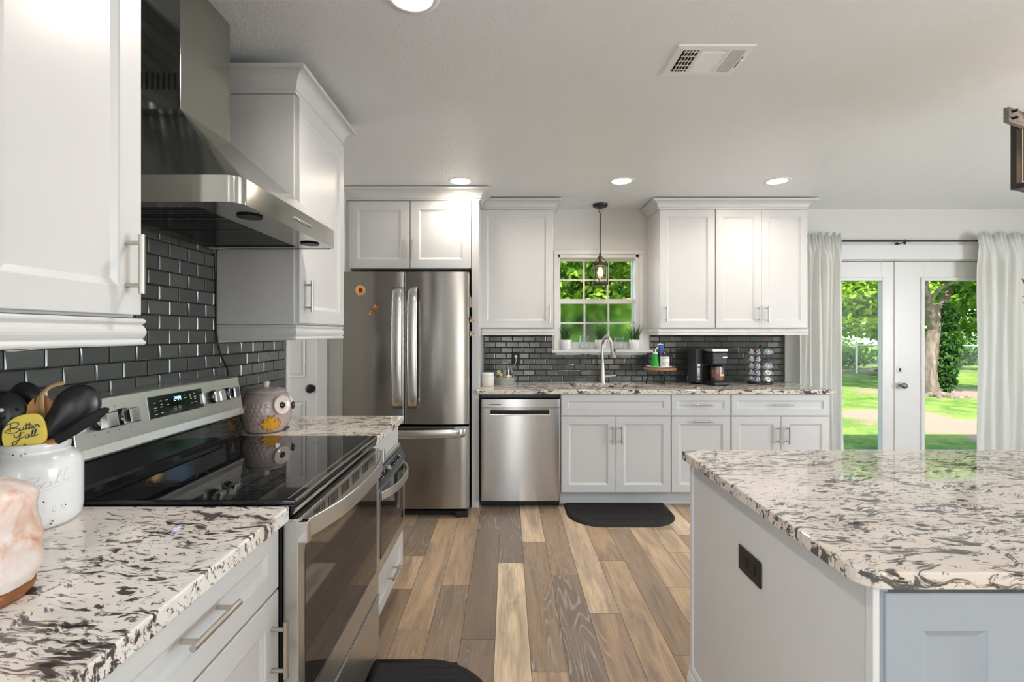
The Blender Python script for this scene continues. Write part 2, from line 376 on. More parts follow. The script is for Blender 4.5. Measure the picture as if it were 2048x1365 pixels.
M['crimson']=plain('crimson_centre',(.22,.012,.01),.5)
M['wing']=plain('rust_wing',(.50,.10,.02),.4)
M['wing2']=plain('ochre_wing',(.55,.30,.03),.4)
M['body']=plain('brown_insect_body',(.10,.07,.05),.5)
M['pod_white']=plain('pod_white_plastic',(.86,.85,.82),.3)
for k,c in (('navy',(.03,.035,.14)),('plum',(.13,.03,.06)),('blue',(.10,.22,.50)),('foil',(.62,.62,.60))): M['pod_'+k]=plain('pod_lid_'+k,c,.35)
M['coffee_label']=plain('carafe_brown_tint',(.23,.12,.10),.12)
M['cream_jar']=plain('cream_stoneware',(.74,.68,.60),.35)
M['petal_yellow']=plain('pale_yellow_petal',(.85,.72,.30),.5)
M['stem']=plain('dull_green_stem',(.12,.17,.07),.6)
M['red']=plain('dark_red_felt',(.25,.03,.03),.7)
M['logo']=plain('silver_lettering',(.8,.8,.8),.3,.8)
# ------------------------------------------------------------------ room shell
CEIL=2.45; WB=4.36; WL=-1.2
PW=.148
joints={0:[(1.2,.75),(2.82,.97),(3.9,.12)],1:[(1.912,.62),(3.105,.30),(4.2,.93)],2:[(1.45,.3),(2.672,.28),(4.0,.42)],3:[(2.308,.42),(3.75,.85)],4:[(1.7,.5),(2.85,.60),(3.9,.55)],
        5:[(2.01,.5),(3.3,.32)],6:[(2.547,.62),(3.7,.72)],7:[(2.956,.66),(3.3,.78)],-1:[(2.115,.16),(3.31,.13),(4.3,.2)],-2:[(1.5,.45),(2.565,.22),(3.9,.50)],-3:[(2.18,.36),(3.5,.56)],-4:[(2.53,.30),(2.908,.62),(4.1,.25)]}
fv=[];ff=[];tone=[];seed=[];ring=[];fm=[]
def pl(x0,x1,y0,y1,t):
    g=.0012;b=len(fv)
    fv.extend([(x0+g,y0+g,0),(x1-g,y0+g,0),(x1-g,y1-g,0),(x0+g,y1-g,0)]); ff.append((b,b+1,b+2,b+3)); tone.append(t);seed.append(R.random());ring.append(1.0 if t<.45 and R.random()<.75 else (.35 if R.random()<.3 else 0.0));fm.append(0)
k0=int(math.floor((-3.4-(-.054))/PW)); 
for k in range(k0,int((5.8+.054)/PW)+1):
    x0=-.054+k*PW; y=-3.85
    js=[(y+R.uniform(.3,1.2),None)]
    if k in joints:
        y=-3.85; ys=[-3.85]; 
        lst=joints[k]; first=lst[0][0]
        seq=[]; yy=first-1.22
        while yy>-3.85: seq.append((yy,R.choice([.3,.5,.65,.2,.85]))); yy-=1.22
        seq=seq[::-1]+lst; e=seq[-1][0]+1.22
        if e<4.6: seq.append((e,R.choice([.3,.5,.7])))
        if seq[-1][0]<4.6: seq.append((4.6,R.choice([.35,.55])))
    else:
        seq=[];yy=-3.85+R.uniform(.2,1.2)
        while yy<4.6: seq.append((yy,R.choice([.15,.3,.35,.5,.55,.65,.75,.95]))); yy+=1.22
        seq.append((4.6,.5))
    y=-3.85
    for (e,t) in seq:
        e=min(e,4.6)
        if e>y: pl(x0,x0+PW,y,e,max(0,min(1,t+R.uniform(-.05,.05))))
        y=max(y,e)
fb=len(fv)
for (x,y,z) in ((-3.45,-3.85,-.12),(5.75,-3.85,-.12),(5.75,4.5,-.12),(-3.45,4.5,-.12),(-3.45,-3.85,-.0012),(5.75,-3.85,-.0012),(5.75,4.5,-.0012),(-3.45,4.5,-.0012)): fv.append((x,y,z))
for q in ((0,3,2,1),(4,5,6,7),(0,1,5,4),(1,2,6,5),(2,3,7,6),(3,0,4,7)): ff.append(tuple(fb+i for i in q)); tone.append(0);seed.append(0);ring.append(0);fm.append(1)
me=bpy.data.meshes.new('floor'); me.from_pydata(fv,[],ff); me.materials.append(M['floor']); me.materials.append(M['seam']); me.polygons.foreach_set('material_index',fm)
for nm,d in (('tone',tone),('seed',seed),('ring',ring)):
    a=me.attributes.new(nm,'FLOAT','FACE'); a.data.foreach_set('value',d)
fl=bpy.data.objects.new('floor',me); COL.objects.link(fl); tag(fl,'wood plank floor in mixed tan and grey-brown boards','floor',None,'structure')

struct(MB().box(-3.45,5.75,-3.85,4.51,CEIL,CEIL+.1),'ceiling',M['ceiling'],'white lightly textured kitchen ceiling','ceiling')
struct(MB().box(-4,6.3,-4.3,4.95,CEIL+.12,CEIL+.3),'sun_block_roof',M['trim'],'unseen roof added above the kitchen ceiling to block sun','roof')  # unseen slab with eave, added to keep the sun out of the room
struct(MB().box(-1.32,WL,-.1,2.62,0,CEIL).box(-1.32,WL,-1.6,-.76,0,CEIL).box(-1.32,WL,-3.7,-3.3,0,CEIL).box(-1.32,WL,-.76,-.1,0,.3).box(-1.32,WL,-.76,-.1,2.1,CEIL).box(-1.32,WL,-3.3,-1.6,2.1,CEIL).box(-1.32,WL,-3.3,-1.6,0,.15),'wall_left',M['wall'],'kitchen wall behind the range','wall')
# back wall with window and patio door openings
WX0,WX1,WZ0,WZ1=.454,1.182,1.175,2.045; DX0,DX1,DZ=2.575,4.455,1.998
b=MB()
b.box(-1.21,WX0,WB,WB+.15,0,CEIL).box(WX0,WX1,WB,WB+.15,0,WZ0).box(WX0,WX1,WB,WB+.15,WZ1,CEIL).box(WX1,DX0,WB,WB+.15,0,CEIL).box(DX0,DX1,WB,WB+.15,DZ,CEIL).box(DX1,5.6,WB,WB+.15,0,CEIL)
struct(b,'wall_back',M['wall'],'pale wall holding the kitchen window and patio doors','wall')
b=MB(); b.box(5.6,5.75,-3.7,-.6,0,CEIL).box(5.6,5.75,1.8,4.51,0,CEIL).box(5.6,5.75,-.6,1.8,0,.45).box(5.6,5.75,-.6,1.8,2.2,CEIL)
struct(b,'wall_right',M['wall'],'dining side wall with large opening','wall')
b=MB(); b.box(-3.45,-.12,-3.85,-3.7,0,CEIL).box(-.12,.32,-3.85,-3.7,0,.1).box(-.12,.32,-3.85,-3.7,2.1,CEIL).box(.32,2.0,-3.85,-3.7,0,CEIL).box(2.0,3.8,-3.85,-3.7,2.25,CEIL).box(3.8,5.75,-3.85,-3.7,0,CEIL)
struct(b,'wall_rear',M['wall'],'wall behind the photographer with window and patio opening','wall')
b=MB(); b.box(-3.3,-2.09,3.68,4.51,0,CEIL).box(-2.09,-1.445,3.74,4.51,0,CEIL).box(-1.445,-1.238,3.68,4.51,0,CEIL).box(-2.09,-1.445,3.68,3.74,2.03,CEIL)
struct(b,'wall_hall',M['wall'],'hall wall with white panel door beside the refrigerator','wall',.01)
b=MB(); b.box(-3.45,-3.3,1.4,2.7,0,CEIL).box(-3.45,-3.3,3.5,4.51,0,CEIL).box(-3.45,-3.3,2.7,3.5,0,.8).box(-3.45,-3.3,2.7,3.5,2.15,CEIL).box(-3.3,-1.32,1.3,1.4,0,CEIL)
struct(b,'wall_hall_end',M['wall'],'far end wall of the side hall','wall')
# white casing on the end of the range wall
struct(MB().box(-1.335,-1.183,2.62,2.64,0,CEIL).box(-1.2,-1.183,2.60,2.62,0,CEIL),'trim_1',M['trim'],'white corner casing at the end of the range wall','trim',.003)
# panel door in the hall
d=thing('door_3','white six panel hall door with black knob, beside the refrigerator','door',(-1.76,3.70,0)); d['kind']='structure'
b=MB(); b.box(-2.085,-1.45,3.70,3.735,.01,2.02)
leaf=b.build('door_leaf',M['trim'],d,.003)
pm=MB()
for (x0,x1) in ((-2.005,-1.805),(-1.745,-1.545)):
    for (z0,z1) in ((.25,.82),(1.00,1.62),(1.74,1.90)):
        pm.rings((x0,3.70,z0),(1,0,0),(0,0,1),(0,-1,0),[(0,x1-x0,0,z1-z0,-.001),(0,x1-x0,0,z1-z0,.004),(.012,x1-x0-.012,.012,z1-z0-.012,.0),(.03,x1-x0-.03,.03,z1-z0-.03,.004),(.032,x1-x0-.032,.032,z1-z0-.032,.004)])
pm.build('raised_panel',M['trim'],d)
b=MB().cyl((-1.497,3.70,.915),(-1.497,3.692,.915),.030,n=24).cyl((-1.497,3.692,.915),(-1.497,3.682,.915),.014,n=16); b.ell((-1.497,3.668,.915),.033,.018,.033)
b.build('door_knob',M['outlet'],d)
MB().box(-2.17,-2.09,3.655,3.68,0,2.1).box(-1.445,-1.357,3.655,3.68,0,2.1).box(-2.17,-1.357,3.655,3.68,2.03,2.1).build('door_casing',M['trim'],d,.004)

# kitchen window
wd=thing('window_1','white double hung kitchen window with misted lower sash above the sink','window',(.82,WB,WZ0)); wd['kind']='structure'
b=MB(); c=.036
b.box(WX0-c,WX0,WB-.014,WB,WZ0+.015,WZ1-.0005).box(WX1,WX1+c,WB-.014,WB,WZ0+.015,WZ1-.0005).box(WX0-c,WX1+c,WB-.014,WB,WZ1,WZ1+c)
b.build('window_casing',M['trim'],wd,.003)
b=MB(); b.box(WX0,WX0+.02,WB,WB+.15,WZ0,WZ1).box(WX1-.03,WX1,WB,WB+.15,WZ0,WZ1).box(WX0,WX1,WB,WB+.15,WZ1-.028,WZ1).box(WX0,WX1,WB,WB+.15,WZ0,WZ0+.018)
b.build('window_frame',M['trim'],wd,.002)
SY=WB+.085; gx0,gx1=.487,1.146
def sash(name,z0,z1,y,gm,gz0,gz1):
    s=MB(); x0,x1=WX0+.02,WX1-.03
    s.box(x0,gx0,y,y+.03,z0,z1).box(gx1,x1,y,y+.03,z0,z1).box(gx0,gx1,y,y+.03,z0,gz0).box(gx0,gx1,y,y+.03,gz1,z1)
    so=s.build(name,M['trim'],wd,.002)
    MB().box(gx0-.004,gx1+.004,y+.012,y+.016,gz0-.004,gz1+.004).build('window_pane',gm,so)
    t=MB(); wdt=(gx1-gx0)/3
    for k in (1,2): t.box(gx0+wdt*k-.008,gx0+wdt*k+.008,y+.004,y+.011,gz0,gz1)
    zm=(gz0+gz1)/2; t.box(gx0,gx1,y+.0045,y+.0105,zm-.008,zm+.008)
    t.build('glazing_bar',M['trim'],so)
sash('upper_sash',1.615,WZ1-.028,SY+.034,M['glass'],1.652,2.003)
sash('lower_sash',WZ0+.018,1.650,SY,M['misted'],1.255,1.606)
MB().box(.392,1.287,WB-.075,WB+.085,1.164,1.190).box(.43,1.25,WB-.012,WB,1.14,1.164).build('window_sill',M['trim'],wd,.004,seg=3)

# french doors to the garden
fd=thing('door_1','pair of white glazed patio doors opening on the sunny garden','door',(3.516,WB,0)); fd['kind']='structure'
YD=4.40
for (a,bx,g0,g1,side) in ((2.604,3.514,X(1672,YD),X(1763,YD),1),(3.518,4.428,X(1848,YD),X(1939,YD)+.14,0)):
    s=MB(); z0,z1=.02,1.985; gz0,gz1=.27,Z(562,YD)
    s.box(a,g0,YD,YD+.045,z0,z1).box(g1,bx,YD,YD+.045,z0,z1).box(g0,g1,YD,YD+.045,z0,gz0).box(g0,g1,YD,YD+.045,gz1,z1)
    lo=s.build('door_leaf',M['trim'],fd,.0015)
    mb=MB(); wv_=.03
    for (u0,u1,v0,v1) in ((g0-wv_,g0,gz0-wv_,gz1+wv_),(g1,g1+wv_,gz0-wv_,gz1+wv_),(g0,g1,gz0-wv_,gz0),(g0,g1,gz1,gz1+wv_)): mb.box(u0,u1,YD-.012,YD,v0,v1)
    mb.build('glazing_bead',M['trim'],lo,.005,seg=3)
    MB().box(g0-.004,g1+.004,YD+.018,YD+.026,gz0-.004,gz1+.004).build('door_pane',M['glass'],lo)
    if side:
        kx=X(1798,YD)
        q=MB().cyl((kx,YD,Z(771,YD)),(kx,YD-.008,Z(771,YD)),.032,n=24).cyl((kx,YD-.008,Z(771,YD)),(kx,YD-.04,Z(771,YD)),.012); q.ell((kx,YD-.058,Z(771,YD)),.028,.024,.028)
        q.build('door_knob',M['dark_nickel'],lo)
        q=MB().cyl((kx,YD,Z(740,YD)),(kx,YD-.014,Z(740,YD)),.031,n=24).box(kx-.004,kx+.004,YD-.03,YD-.014,Z(740,YD)-.016,Z(740,YD)+.016)
        q.build('deadbolt',M['dark_nickel'],lo)
    else:
        MB().box(3.505,3.545,YD-.010,YD,.02,1.985).build('astragal',M['trim'],lo,.003)
MB().box(DX0,2.6,WB,WB+.15,0,1.99).box(4.432,DX1,WB,WB+.15,0,1.99).box(DX0,DX1,WB,WB+.15,1.989,1.998).box(DX0-.09,DX0,WB-.018,WB,0,2.13).box(DX1,DX1+.09,WB-.018,WB,0,2.13).box(DX0-.09,DX1+.09,WB-.018,WB,1.998,2.13).build('door_casing',M['trim'],fd,.003)
MB().box(DX0,DX1,WB,WB+.15,0,.018).build('threshold',M['nickel'],fd,.003)

# glazed tile, each tile its own slightly tilted pillow
def tiles(name,O,U,Nn,spans,u_off,z_off,label,th=.1016,tv=.0508):
    O=Vector(O);U=Vector(U);Nn=Vector(Nn);vs=[];fs=[];mi=[];tn=[]
    g=.0017
    for (u0,u1,z0,z1) in spans:
        b0=len(vs)
        for d in (0,.004):
            for (u,z) in ((u0,z0),(u1,z0),(u1,z1),(u0,z1)): p=O+U*u+Nn*d; vs.append((p.x,p.y,z))
        for q in ((0,3,2,1),(4,5,6,7),(0,1,5,4),(1,2,6,5),(2,3,7,6),(3,0,4,7)): fs.append(tuple(b0+i for i in q)); mi.append(1); tn.append(0)
        r0=math.floor((z0-z_off)/tv)
        for r in range(r0,math.ceil((z1-z_off)/tv)+1):
            a=max(z0,z_off+r*tv+g); bb=min(z1,z_off+(r+1)*tv-g)
            if bb-a<.006: continue
            sh=u_off+(th/2 if r%2 else 0)
            for c in range(math.floor((u0-sh)/th)-1,math.ceil((u1-sh)/th)+1):
                p=max(u0,sh+c*th+g); q_=min(u1,sh+(c+1)*th-g)
                if q_-p<.006: continue
                e=.004; tx,tz=R.gauss(0,.0005),R.gauss(0,.0004); b1=len(vs); t=R.random()
                def put(u,z,h): w_=O+U*u+Nn*h; vs.append((w_.x,w_.y,z))
                for (u,z) in ((p,a),(q_,a),(q_,bb),(p,bb)): put(u,z,.0045)
                for (u,z,h) in ((p,a,-tx-tz),(q_,a,tx-tz),(q_,bb,tx+tz),(p,bb,-tx+tz)): put(u,z,.0082)
                n=len(vs)-4
                for (u,z,h) in ((p+e,a+e,-tx-tz),(q_-e,a+e,tx-tz),(q_-e,bb-e,tx+tz),(p+e,bb-e,-tx+tz)): put(u,z,.0105+h)
                # remove the middle ring offset: outer wall ring then bevel ring
                for k in range(4):
                    fs.append((b1+k,b1+(k+1)%4,b1+4+(k+1)%4,b1+4+k)); mi.append(0); tn.append(t)
                    fs.append((b1+4+k,b1+4+(k+1)%4,b1+8+(k+1)%4,b1+8+k)); mi.append(0); tn.append(t)
                fs.append((b1+8,b1+9,b1+10,b1+11)); mi.append(0); tn.append(t)
    me=bpy.data.meshes.new(name); me.from_pydata(vs,[],fs); me.materials.append(M['tile']); me.materials.append(M['grout']); me.polygons.foreach_set('material_index',mi)
    a=me.attributes.new('tone','FLOAT','FACE'); a.data.foreach_set('value',tn); me.update()
    # make every face look out of the wall
    o=bpy.data.objects.new(name,me); COL.objects.link(o); return tag(o,label,'backsplash')
# seen from the room the range wall reads with u along +Y reversed so faces look to +X
tiles('tile_backsplash',(WL+.001,0,0),(0,1,0),(1,0,0),[(-.2,2.618,.905,1.2972),(1.145,1.983,1.2972,2.44)],1.197-.0508,1.2464-.0508*6,'charcoal subway tile backsplash behind the range')
tiles('tile_backsplash',(0,WB-.001,0),(1,0,0),(0,-1,0),[(-.21,2.495,.905,Z(684,4.36)-.1016),(-.21,.40,Z(684,4.36)-.1016,1.33),(1.28,2.495,Z(684,4.36)-.1016,1.33)],X(979,4.36),Z(684,4.36),'charcoal subway tile backsplash behind the sink and under the window')
# ------------------------------------------------------------------ cabinets, counters, island
YF=3.71; YU=4.0          # door faces of the sink run: base units and wall units
def bar_handle(parent,c,axis,nrm,L=.135,r=.0058,off=.032,mat='nickel',name='handle'):
    c=Vector(c);a=Vector(axis);n=Vector(nrm)
    b=MB().cyl(c+n*off-a*L/2,c+n*off+a*L/2,r,n=14)
    for s in (-1,1): b.cyl(c+a*s*L*.36,c+a*s*L*.36+n*off,r*.8,n=10)
    return b.build(name,M[mat],parent)
def crown_prof(z0,z1,d):
    h=z1-z0; pts=[(-.018,z0),(.006,z0),(.006,z0+.012),(.012,z0+.016)]
    for i in range(9):
        t=i/8; pts.append((.012+(d-.016)*(1-math.cos(t*PI/2)),z0+.018+(h-.034)*math.sin(t*PI/2)))
    pts+= [(d,z1-.014),(d,z1),(-.018,z1)]
    return pts
def rail_prof(z0,z1):
    h=z1-z0
    pts=[(-.018,z0),(.008,z0),(.011,z0+.004),(.011,z0+.008),(.008,z0+.012)]
    for i in range(7):
        t=i/6; pts.append((.006+.006*math.sin(t*PI),z0+.014+(h-.028)*t))
    pts+= [(.008,z1-.012),(.011,z1-.008),(.011,z1-.004),(.008,z1),(-.018,z1)]
    return pts
def wall_unit_x(name,label,y0,y1,z0,z1,doors,hand,crown=None,rail=True,path=None,railpath=None):
    """wall cabinet on the range wall, doors look to +X"""
    t=thing(name,label,'cabinet',(-1.03,(y0+y1)/2,z0)); xf=-.853
    MB().box(WL+.011,xf-.021,y0,y1,z0,z1).build('body',M['paint'],t,.0015)
    for (a,b_),h in zip(doors,hand):
        d=MB().shaker((xf-.02,a,z0+.006),(0,1,0),(0,0,1),(1,0,0),b_-a,z1-z0-.012,st=.062,bev=.016).build('door',M['paint'],t)
        bar_handle(d,(xf,h,z0+.119),(0,0,1),(1,0,0),.132,.0066,.034)
    if crown: MB().sweep(path,crown_prof(*crown)).build('crown_moulding',M['paint'],t)
    if rail: MB().sweep(railpath,rail_prof(z0-.064,z0-.002)).build('light_rail',M['paint'],t)
    return t
fx=-.871
wall_unit_x('wall_cabinet','tall white wall cabinet over the painted utensil jar',.37,1.132,1.372,2.315,[(.376,.746),(.752,1.130)],[.715,1.086],(2.317,2.41,.062),True,[(fx,.37),(fx,1.132),(WL+.012,1.132)],[(-.866,.37),(-.866,1.136),(WL+.012,1.136)])
wall_unit_x('wall_cabinet','white wall cabinet over the owl jar, between hood and refrigerator',1.985,2.535,1.372,2.315,[(1.992,2.529)],[2.035],(2.317,2.41,.062),True,[(WL+.012,1.985),(fx,1.985),(fx,2.535),(WL+.012,2.535)],[(WL+.012,1.985),(fx,1.985),(fx,2.535),(WL+.012,2.535)])

def front_door(t,x0,x1,z0,z1,y,hx=None,hz=None,name='door',L=.135,horizontal=False,st=.058,mat='paint'):
    d=MB().shaker((x0,y+.02,z0),(1,0,0),(0,0,1),(0,-1,0),x1-x0,z1-z0,st=st).build(name,M[mat],t)
    if hx is not None: bar_handle(d,(hx,y,hz),(1,0,0) if horizontal else (0,0,1),(0,-1,0),L)
    return d
def wall_unit_y(name,label,x0,x1,z0,z1,doors,depth=None,yf=YU,back=WB):
    t=thing(name,label,'cabinet',((x0+x1)/2,back-.15,z0))
    MB().box(x0,x1,yf+.021,back-.011,z0,z1).build('body',M['paint'],t,.0015)
    for (a,b_,h) in doors: front_door(t,a,b_,z0+.004,z1-.004,yf,h,Z(629,YU)+.002)
    return t
z0,z1=1.377,Z(418.5,YU)
s1=wall_unit_y('wall_cabinet','white single door wall cabinet with flat top trim between refrigerator and window',-.214,.378,z0,z1,[(X(960,YU),X(1106,YU),X(1099,YU))])
MB().sweep([(-.214,WB-.012),(-.214,YU+.018),(.378,YU+.018),(.378,WB-.012)][1:],crown_prof(z1+.002,2.44,.065)).build('crown_moulding',M['paint'],s1)
MB().sweep([(-.214,YU+.018),(.378,YU+.018),(.378,WB-.012)],rail_prof(z0-.056,z0-.002)).build('light_rail',M['paint'],s1)
rx0,rxm,rx1=X(1320,YU)-.002,X(1431,YU),X(1616,YU)
wall_unit_y('wall_cabinet','white single door wall cabinet beside the window, over the wooden riser',rx0,rxm,z0,z1,[(X(1320,YU),X(1430,YU)-.001,X(1332,YU))])
wall_unit_y('wall_cabinet','white double door wall cabinet over the coffee pod carousel',rxm,rx1,z0,z1,[(X(1432,YU)+.001,X(1523,YU)-.001,X(1517,YU)),(X(1523,YU)+.001,X(1615,YU),X(1534,YU))])
tag(MB().sweep([(rx0,WB-.012),(rx0,YU+.018),(rx1,YU+.018),(rx1,WB-.012)],crown_prof(z1+.002,2.44,.065)).build('crown_moulding',M['paint']),'white crown moulding along the tops of the two wall cabinets beside the window','moulding')
tag(MB().sweep([(rx0,WB-.012),(rx0,YU+.018),(rx1,YU+.018),(rx1,WB-.012)],rail_prof(z0-.056,z0-.002)).build('light_rail',M['paint']),'white light rail under the two wall cabinets beside the window','moulding')
# over-fridge cabinet and tall end panel
ft=thing('fridge_cabinet','white two door cabinet above the refrigerator','cabinet',(-.74,4.0,1.83))
fz0,fz1=1.832,2.352
MB().box(-1.205,-.283,YF+.021,WB-.006,fz0,fz1).box(-1.236,-1.2055,YF+.01,YF+.05,fz0-.03,fz1).build('body',M['paint'],ft,.0015)
for a,b_,h in ((X(698,YF),X(819,YF),X(809,YF)),(X(821,YF),X(942,YF),X(826,YF))): front_door(ft,a,b_,fz0+.004,fz1-.004,YF,h,Z(499,YF),L=.14,st=.066)
MB().sweep([(-1.237,YF+.018),(-.215,YF+.018),(-.215,3.945)],crown_prof(2.356,2.444,.075)).build('crown_moulding',M['paint'],ft)
tag(MB().box(X(943,YF),X(958,YF),YF+.004,WB-.011,0,2.352).build('end_panel',M['paint'],None,.002),'tall white end panel between refrigerator and dishwasher','panel')

# base units of the sink run
def base_unit(name,label,x0,x1,hollow=False):
    t=thing(name,label,'cabinet',((x0+x1)/2,4.0,0))
    b=MB()
    if hollow: b.box(x0,x0+.018,YF+.021,WB-.011,.115,.870).box(x1-.018,x1,YF+.021,WB-.011,.115,.870).box(x0+.018,x1-.018,YF+.021,WB-.011,.115,.133).box(x0+.018,x1-.018,WB-.024,WB-.011,.133,.65).box(x0+.018,x1-.018,YF+.021,YF+.040,.133,.870)
    else: b.box(x0,x1,YF+.021,WB-.011,.115,.870)
    b.build('body',M['paint'],t,.0015)
    b=MB().box(x0,x1,YF+.10,YF+.115,0,.115); b.box(x0,x1,YF+.085,YF+.10,0,.03)
    b.build('toe_kick',M['paint'],t,.003)
    return t
ZD0,ZD1,ZR0,ZR1=.118,Z(834,YF),Z(831.5,YF),Z(789.5,YF)
u=base_unit('sink_cabinet','white two door base cabinet under the sink behind the black mat',X(1121,YF),X(1342.3,YF)-.0005,True)
MB().shaker((X(1122.5,YF),YF+.02,ZR0),(1,0,0),(0,0,1),(0,-1,0),X(1341.5,YF)-X(1122.5,YF),ZR1-ZR0,st=.05,bev=.012).build('drawer_front',M['paint'],u)
front_door(u,X(1122.5,YF),X(1231.5,YF),ZD0,ZD1,YF,X(1224.5,YF),Z(870,YF))
front_door(u,X(1232.5,YF),X(1341.5,YF),ZD0,ZD1,YF,X(1242,YF),Z(870,YF))
u=base_unit('base_cabinet','narrow white base cabinet with a drawer over a pull-out, behind the island corner',X(1342.3,YF),X(1462,YF)-.0005)
front_door(u,X(1343.5,YF),X(1461,YF),ZR0,ZR1,YF,X(1403,YF),Z(810,YF),'drawer',.145,True,.045)
front_door(u,X(1343.5,YF),X(1461,YF),ZD0,ZD1,YF,X(1404.5,YF),Z(843,YF),'door',.145,True)
u=base_unit('base_cabinet','white base cabinet with one wide drawer over two doors, by the curtain',X(1462,YF),X(1660,YF))
front_door(u,X(1463.5,YF),X(1659,YF),ZR0,ZR1,YF,X(1564,YF),Z(810,YF),'drawer',.145,True,.045)
front_door(u,X(1463.5,YF),X(1561.5,YF),ZD0,ZD1,YF,X(1556,YF),Z(870,YF))
front_door(u,X(1562.5,YF),X(1659,YF),ZD0,ZD1,YF,X(1574.5,YF),Z(870,YF))

# counters
def slab(name,label,poly,z0,z1,mat,hole=None,nose=None):
    b=MB()
    if hole is None: b.prism(poly,(0,0,z0),(1,0,0),(0,1,0),(0,0,1),z1-z0)
    else:
        (hx0,hx1,hy0,hy1)=hole; xs=[p[0] for p in poly]; ys=[p[1] for p in poly]; a,b2,c,d=min(xs),max(xs),min(ys),max(ys)
        o=[(a,c),(b2,c),(b2,d),(a,d)]; h=[]
        r=.03
        for (cx_,cy_,s) in ((hx0+r,hy0+r,PI),(hx1-r,hy0+r,1.5*PI),(hx1-r,hy1-r,0),(hx0+r,hy1-r,.5*PI)):
            for k in range(5): q=s+k*PI/8; h.append((cx_+r*math.cos(q),cy_+r*math.sin(q)))
        nh=len(h); vs=[(x,y,z) for z in (z0,z1) for (x,y) in o+h]; L=4+nh; fs=[]
        for base,flip in ((0,1),(L,0)):
            for c_ in range(4):
                nx=(c_+1)%4
                arc=[base+4+c_*5+k for k in range(5)]
                f=[base+c_]+arc[::-1]
                for k in range(4): fs.append((base+c_,arc[k+1],arc[k]) if not flip else (base+c_,arc[k],arc[k+1]))
                q=(base+c_,base+nx,base+4+nx*5,arc[4]); fs.append(q if not flip else q[::-1])
        for k in range(4): fs.append((k,(k+1)%4,L+(k+1)%4,L+k))
        for k in range(nh): fs.append((4+(k+1)%nh,4+k,L+4+k,L+4+(k+1)%nh))
        b.add(vs,fs)
    if nose: b.box(*nose,z0,z1)
    return tag(b.build(name,mat,None,.004,seg=3),label,'countertop')
CT=.905
slab('countertop','speckled white granite counter under the salt lamp and utensil jar',[(WL+.001,.18),(-.543,.18),(-.543,1.2075),(WL+.001,1.2075)],CT-.037,CT,M['granite_near'])
slab('countertop','short granite counter under the owl jar, beside the range',[(WL+.001,1.9855),(-.541,1.9855),(-.541,2.537),(WL+.001,2.537)],CT-.032,CT,M['granite_far'])
SH=(X(1140,3.9)+.02,X(1288,3.9),3.80,4.15)
slab('countertop','long granite counter around the sink under the window',[(-.2165,3.685),(X(1672,3.68),3.685),(X(1672,3.68),WB-.001),(-.2165,WB-.001)],CT-.034,CT,M['granite_back'],SH,(X(953,3.68),-.2166,3.685,3.712))
# sink
sk=thing('sink','stainless undermount sink in the long counter','sink',((SH[0]+SH[1])/2,3.98,.66))
b=MB(); x0,x1,y0,y1=SH[0]-.008,SH[1]+.008,SH[2]-.008,SH[3]+.008
b.rings((0,0,.871),(1,0,0),(0,1,0),(0,0,1),[(x0-.02,x1+.02,y0-.02,y1+.02,-.002),(x0-.02,x1+.02,y0-.02,y1+.02,-.0005),(x0,x1,y0,y1,-.0005),(x0+.004,x1-.004,y0+.004,y1-.004,-.02),(x0+.012,x1-.012,y0+.012,y1-.012,-.19),(x0+.05,x1-.05,y0+.05,y1-.05,-.205)],back=False)
b.build('basin',M['steel'],sk,solid=.0015)
MB().cyl(((x0+x1)/2,4.0,.6655),((x0+x1)/2,4.0,.669),.045,n=24).build('drain',M['chrome'],sk)
# faucet
fcx,fcy=X(1205.5,4.21),4.215
fa=thing('faucet','brushed nickel pull-down gooseneck faucet behind the sink','faucet',(fcx,fcy,CT))
b=MB().lathe([(.027,0),(.027,.006),(.024,.012),(.0215,.05),(.019,.11),(.0165,.17)],(fcx,fcy,CT),24)
path=[(fcx,fcy,CT+.16)]; zt=CT+.325; rr=.048
dx,dy=.62,-.785
path+= [(fcx-.004,fcy,CT+.26)]
for k in range(0,11):
    a=PI-k*PI*.95/10; path.append((fcx+dx*(rr*2*.82)*(1+math.cos(a))/1.0*.5*1.05,fcy+dy*rr*1.6*(1+math.cos(a)),zt+.075*math.sin(a)))
b.tube(spline(path,4),.0135,14)
b.build('spout',M['nickel'],fa)
e=Vector(path[-1]); q=e+Vector((.018,-.02,-.115))
b=MB().cyl(e,e+(q-e)*.45,.0145,.0165,18).cyl(e+(q-e)*.45,q,.0165,.0235,18)
h=b.build('spray_head',M['nickel'],fa); m_=e+(q-e)*.5
MB().ell((m_.x+.012,m_.y-.012,m_.z),.008,.008,.022,12,8).build('spray_button',M['black_plastic'],h)
MB().tube([(fcx,fcy,CT+.055),(fcx+.03,fcy-.012,CT+.055),(fcx+.05,fcy-.02,CT+.058),(fcx+.108,fcy-.035,CT+.064)],[.015,.015,.0135,.010],12).build('lever',M['nickel'],fa)

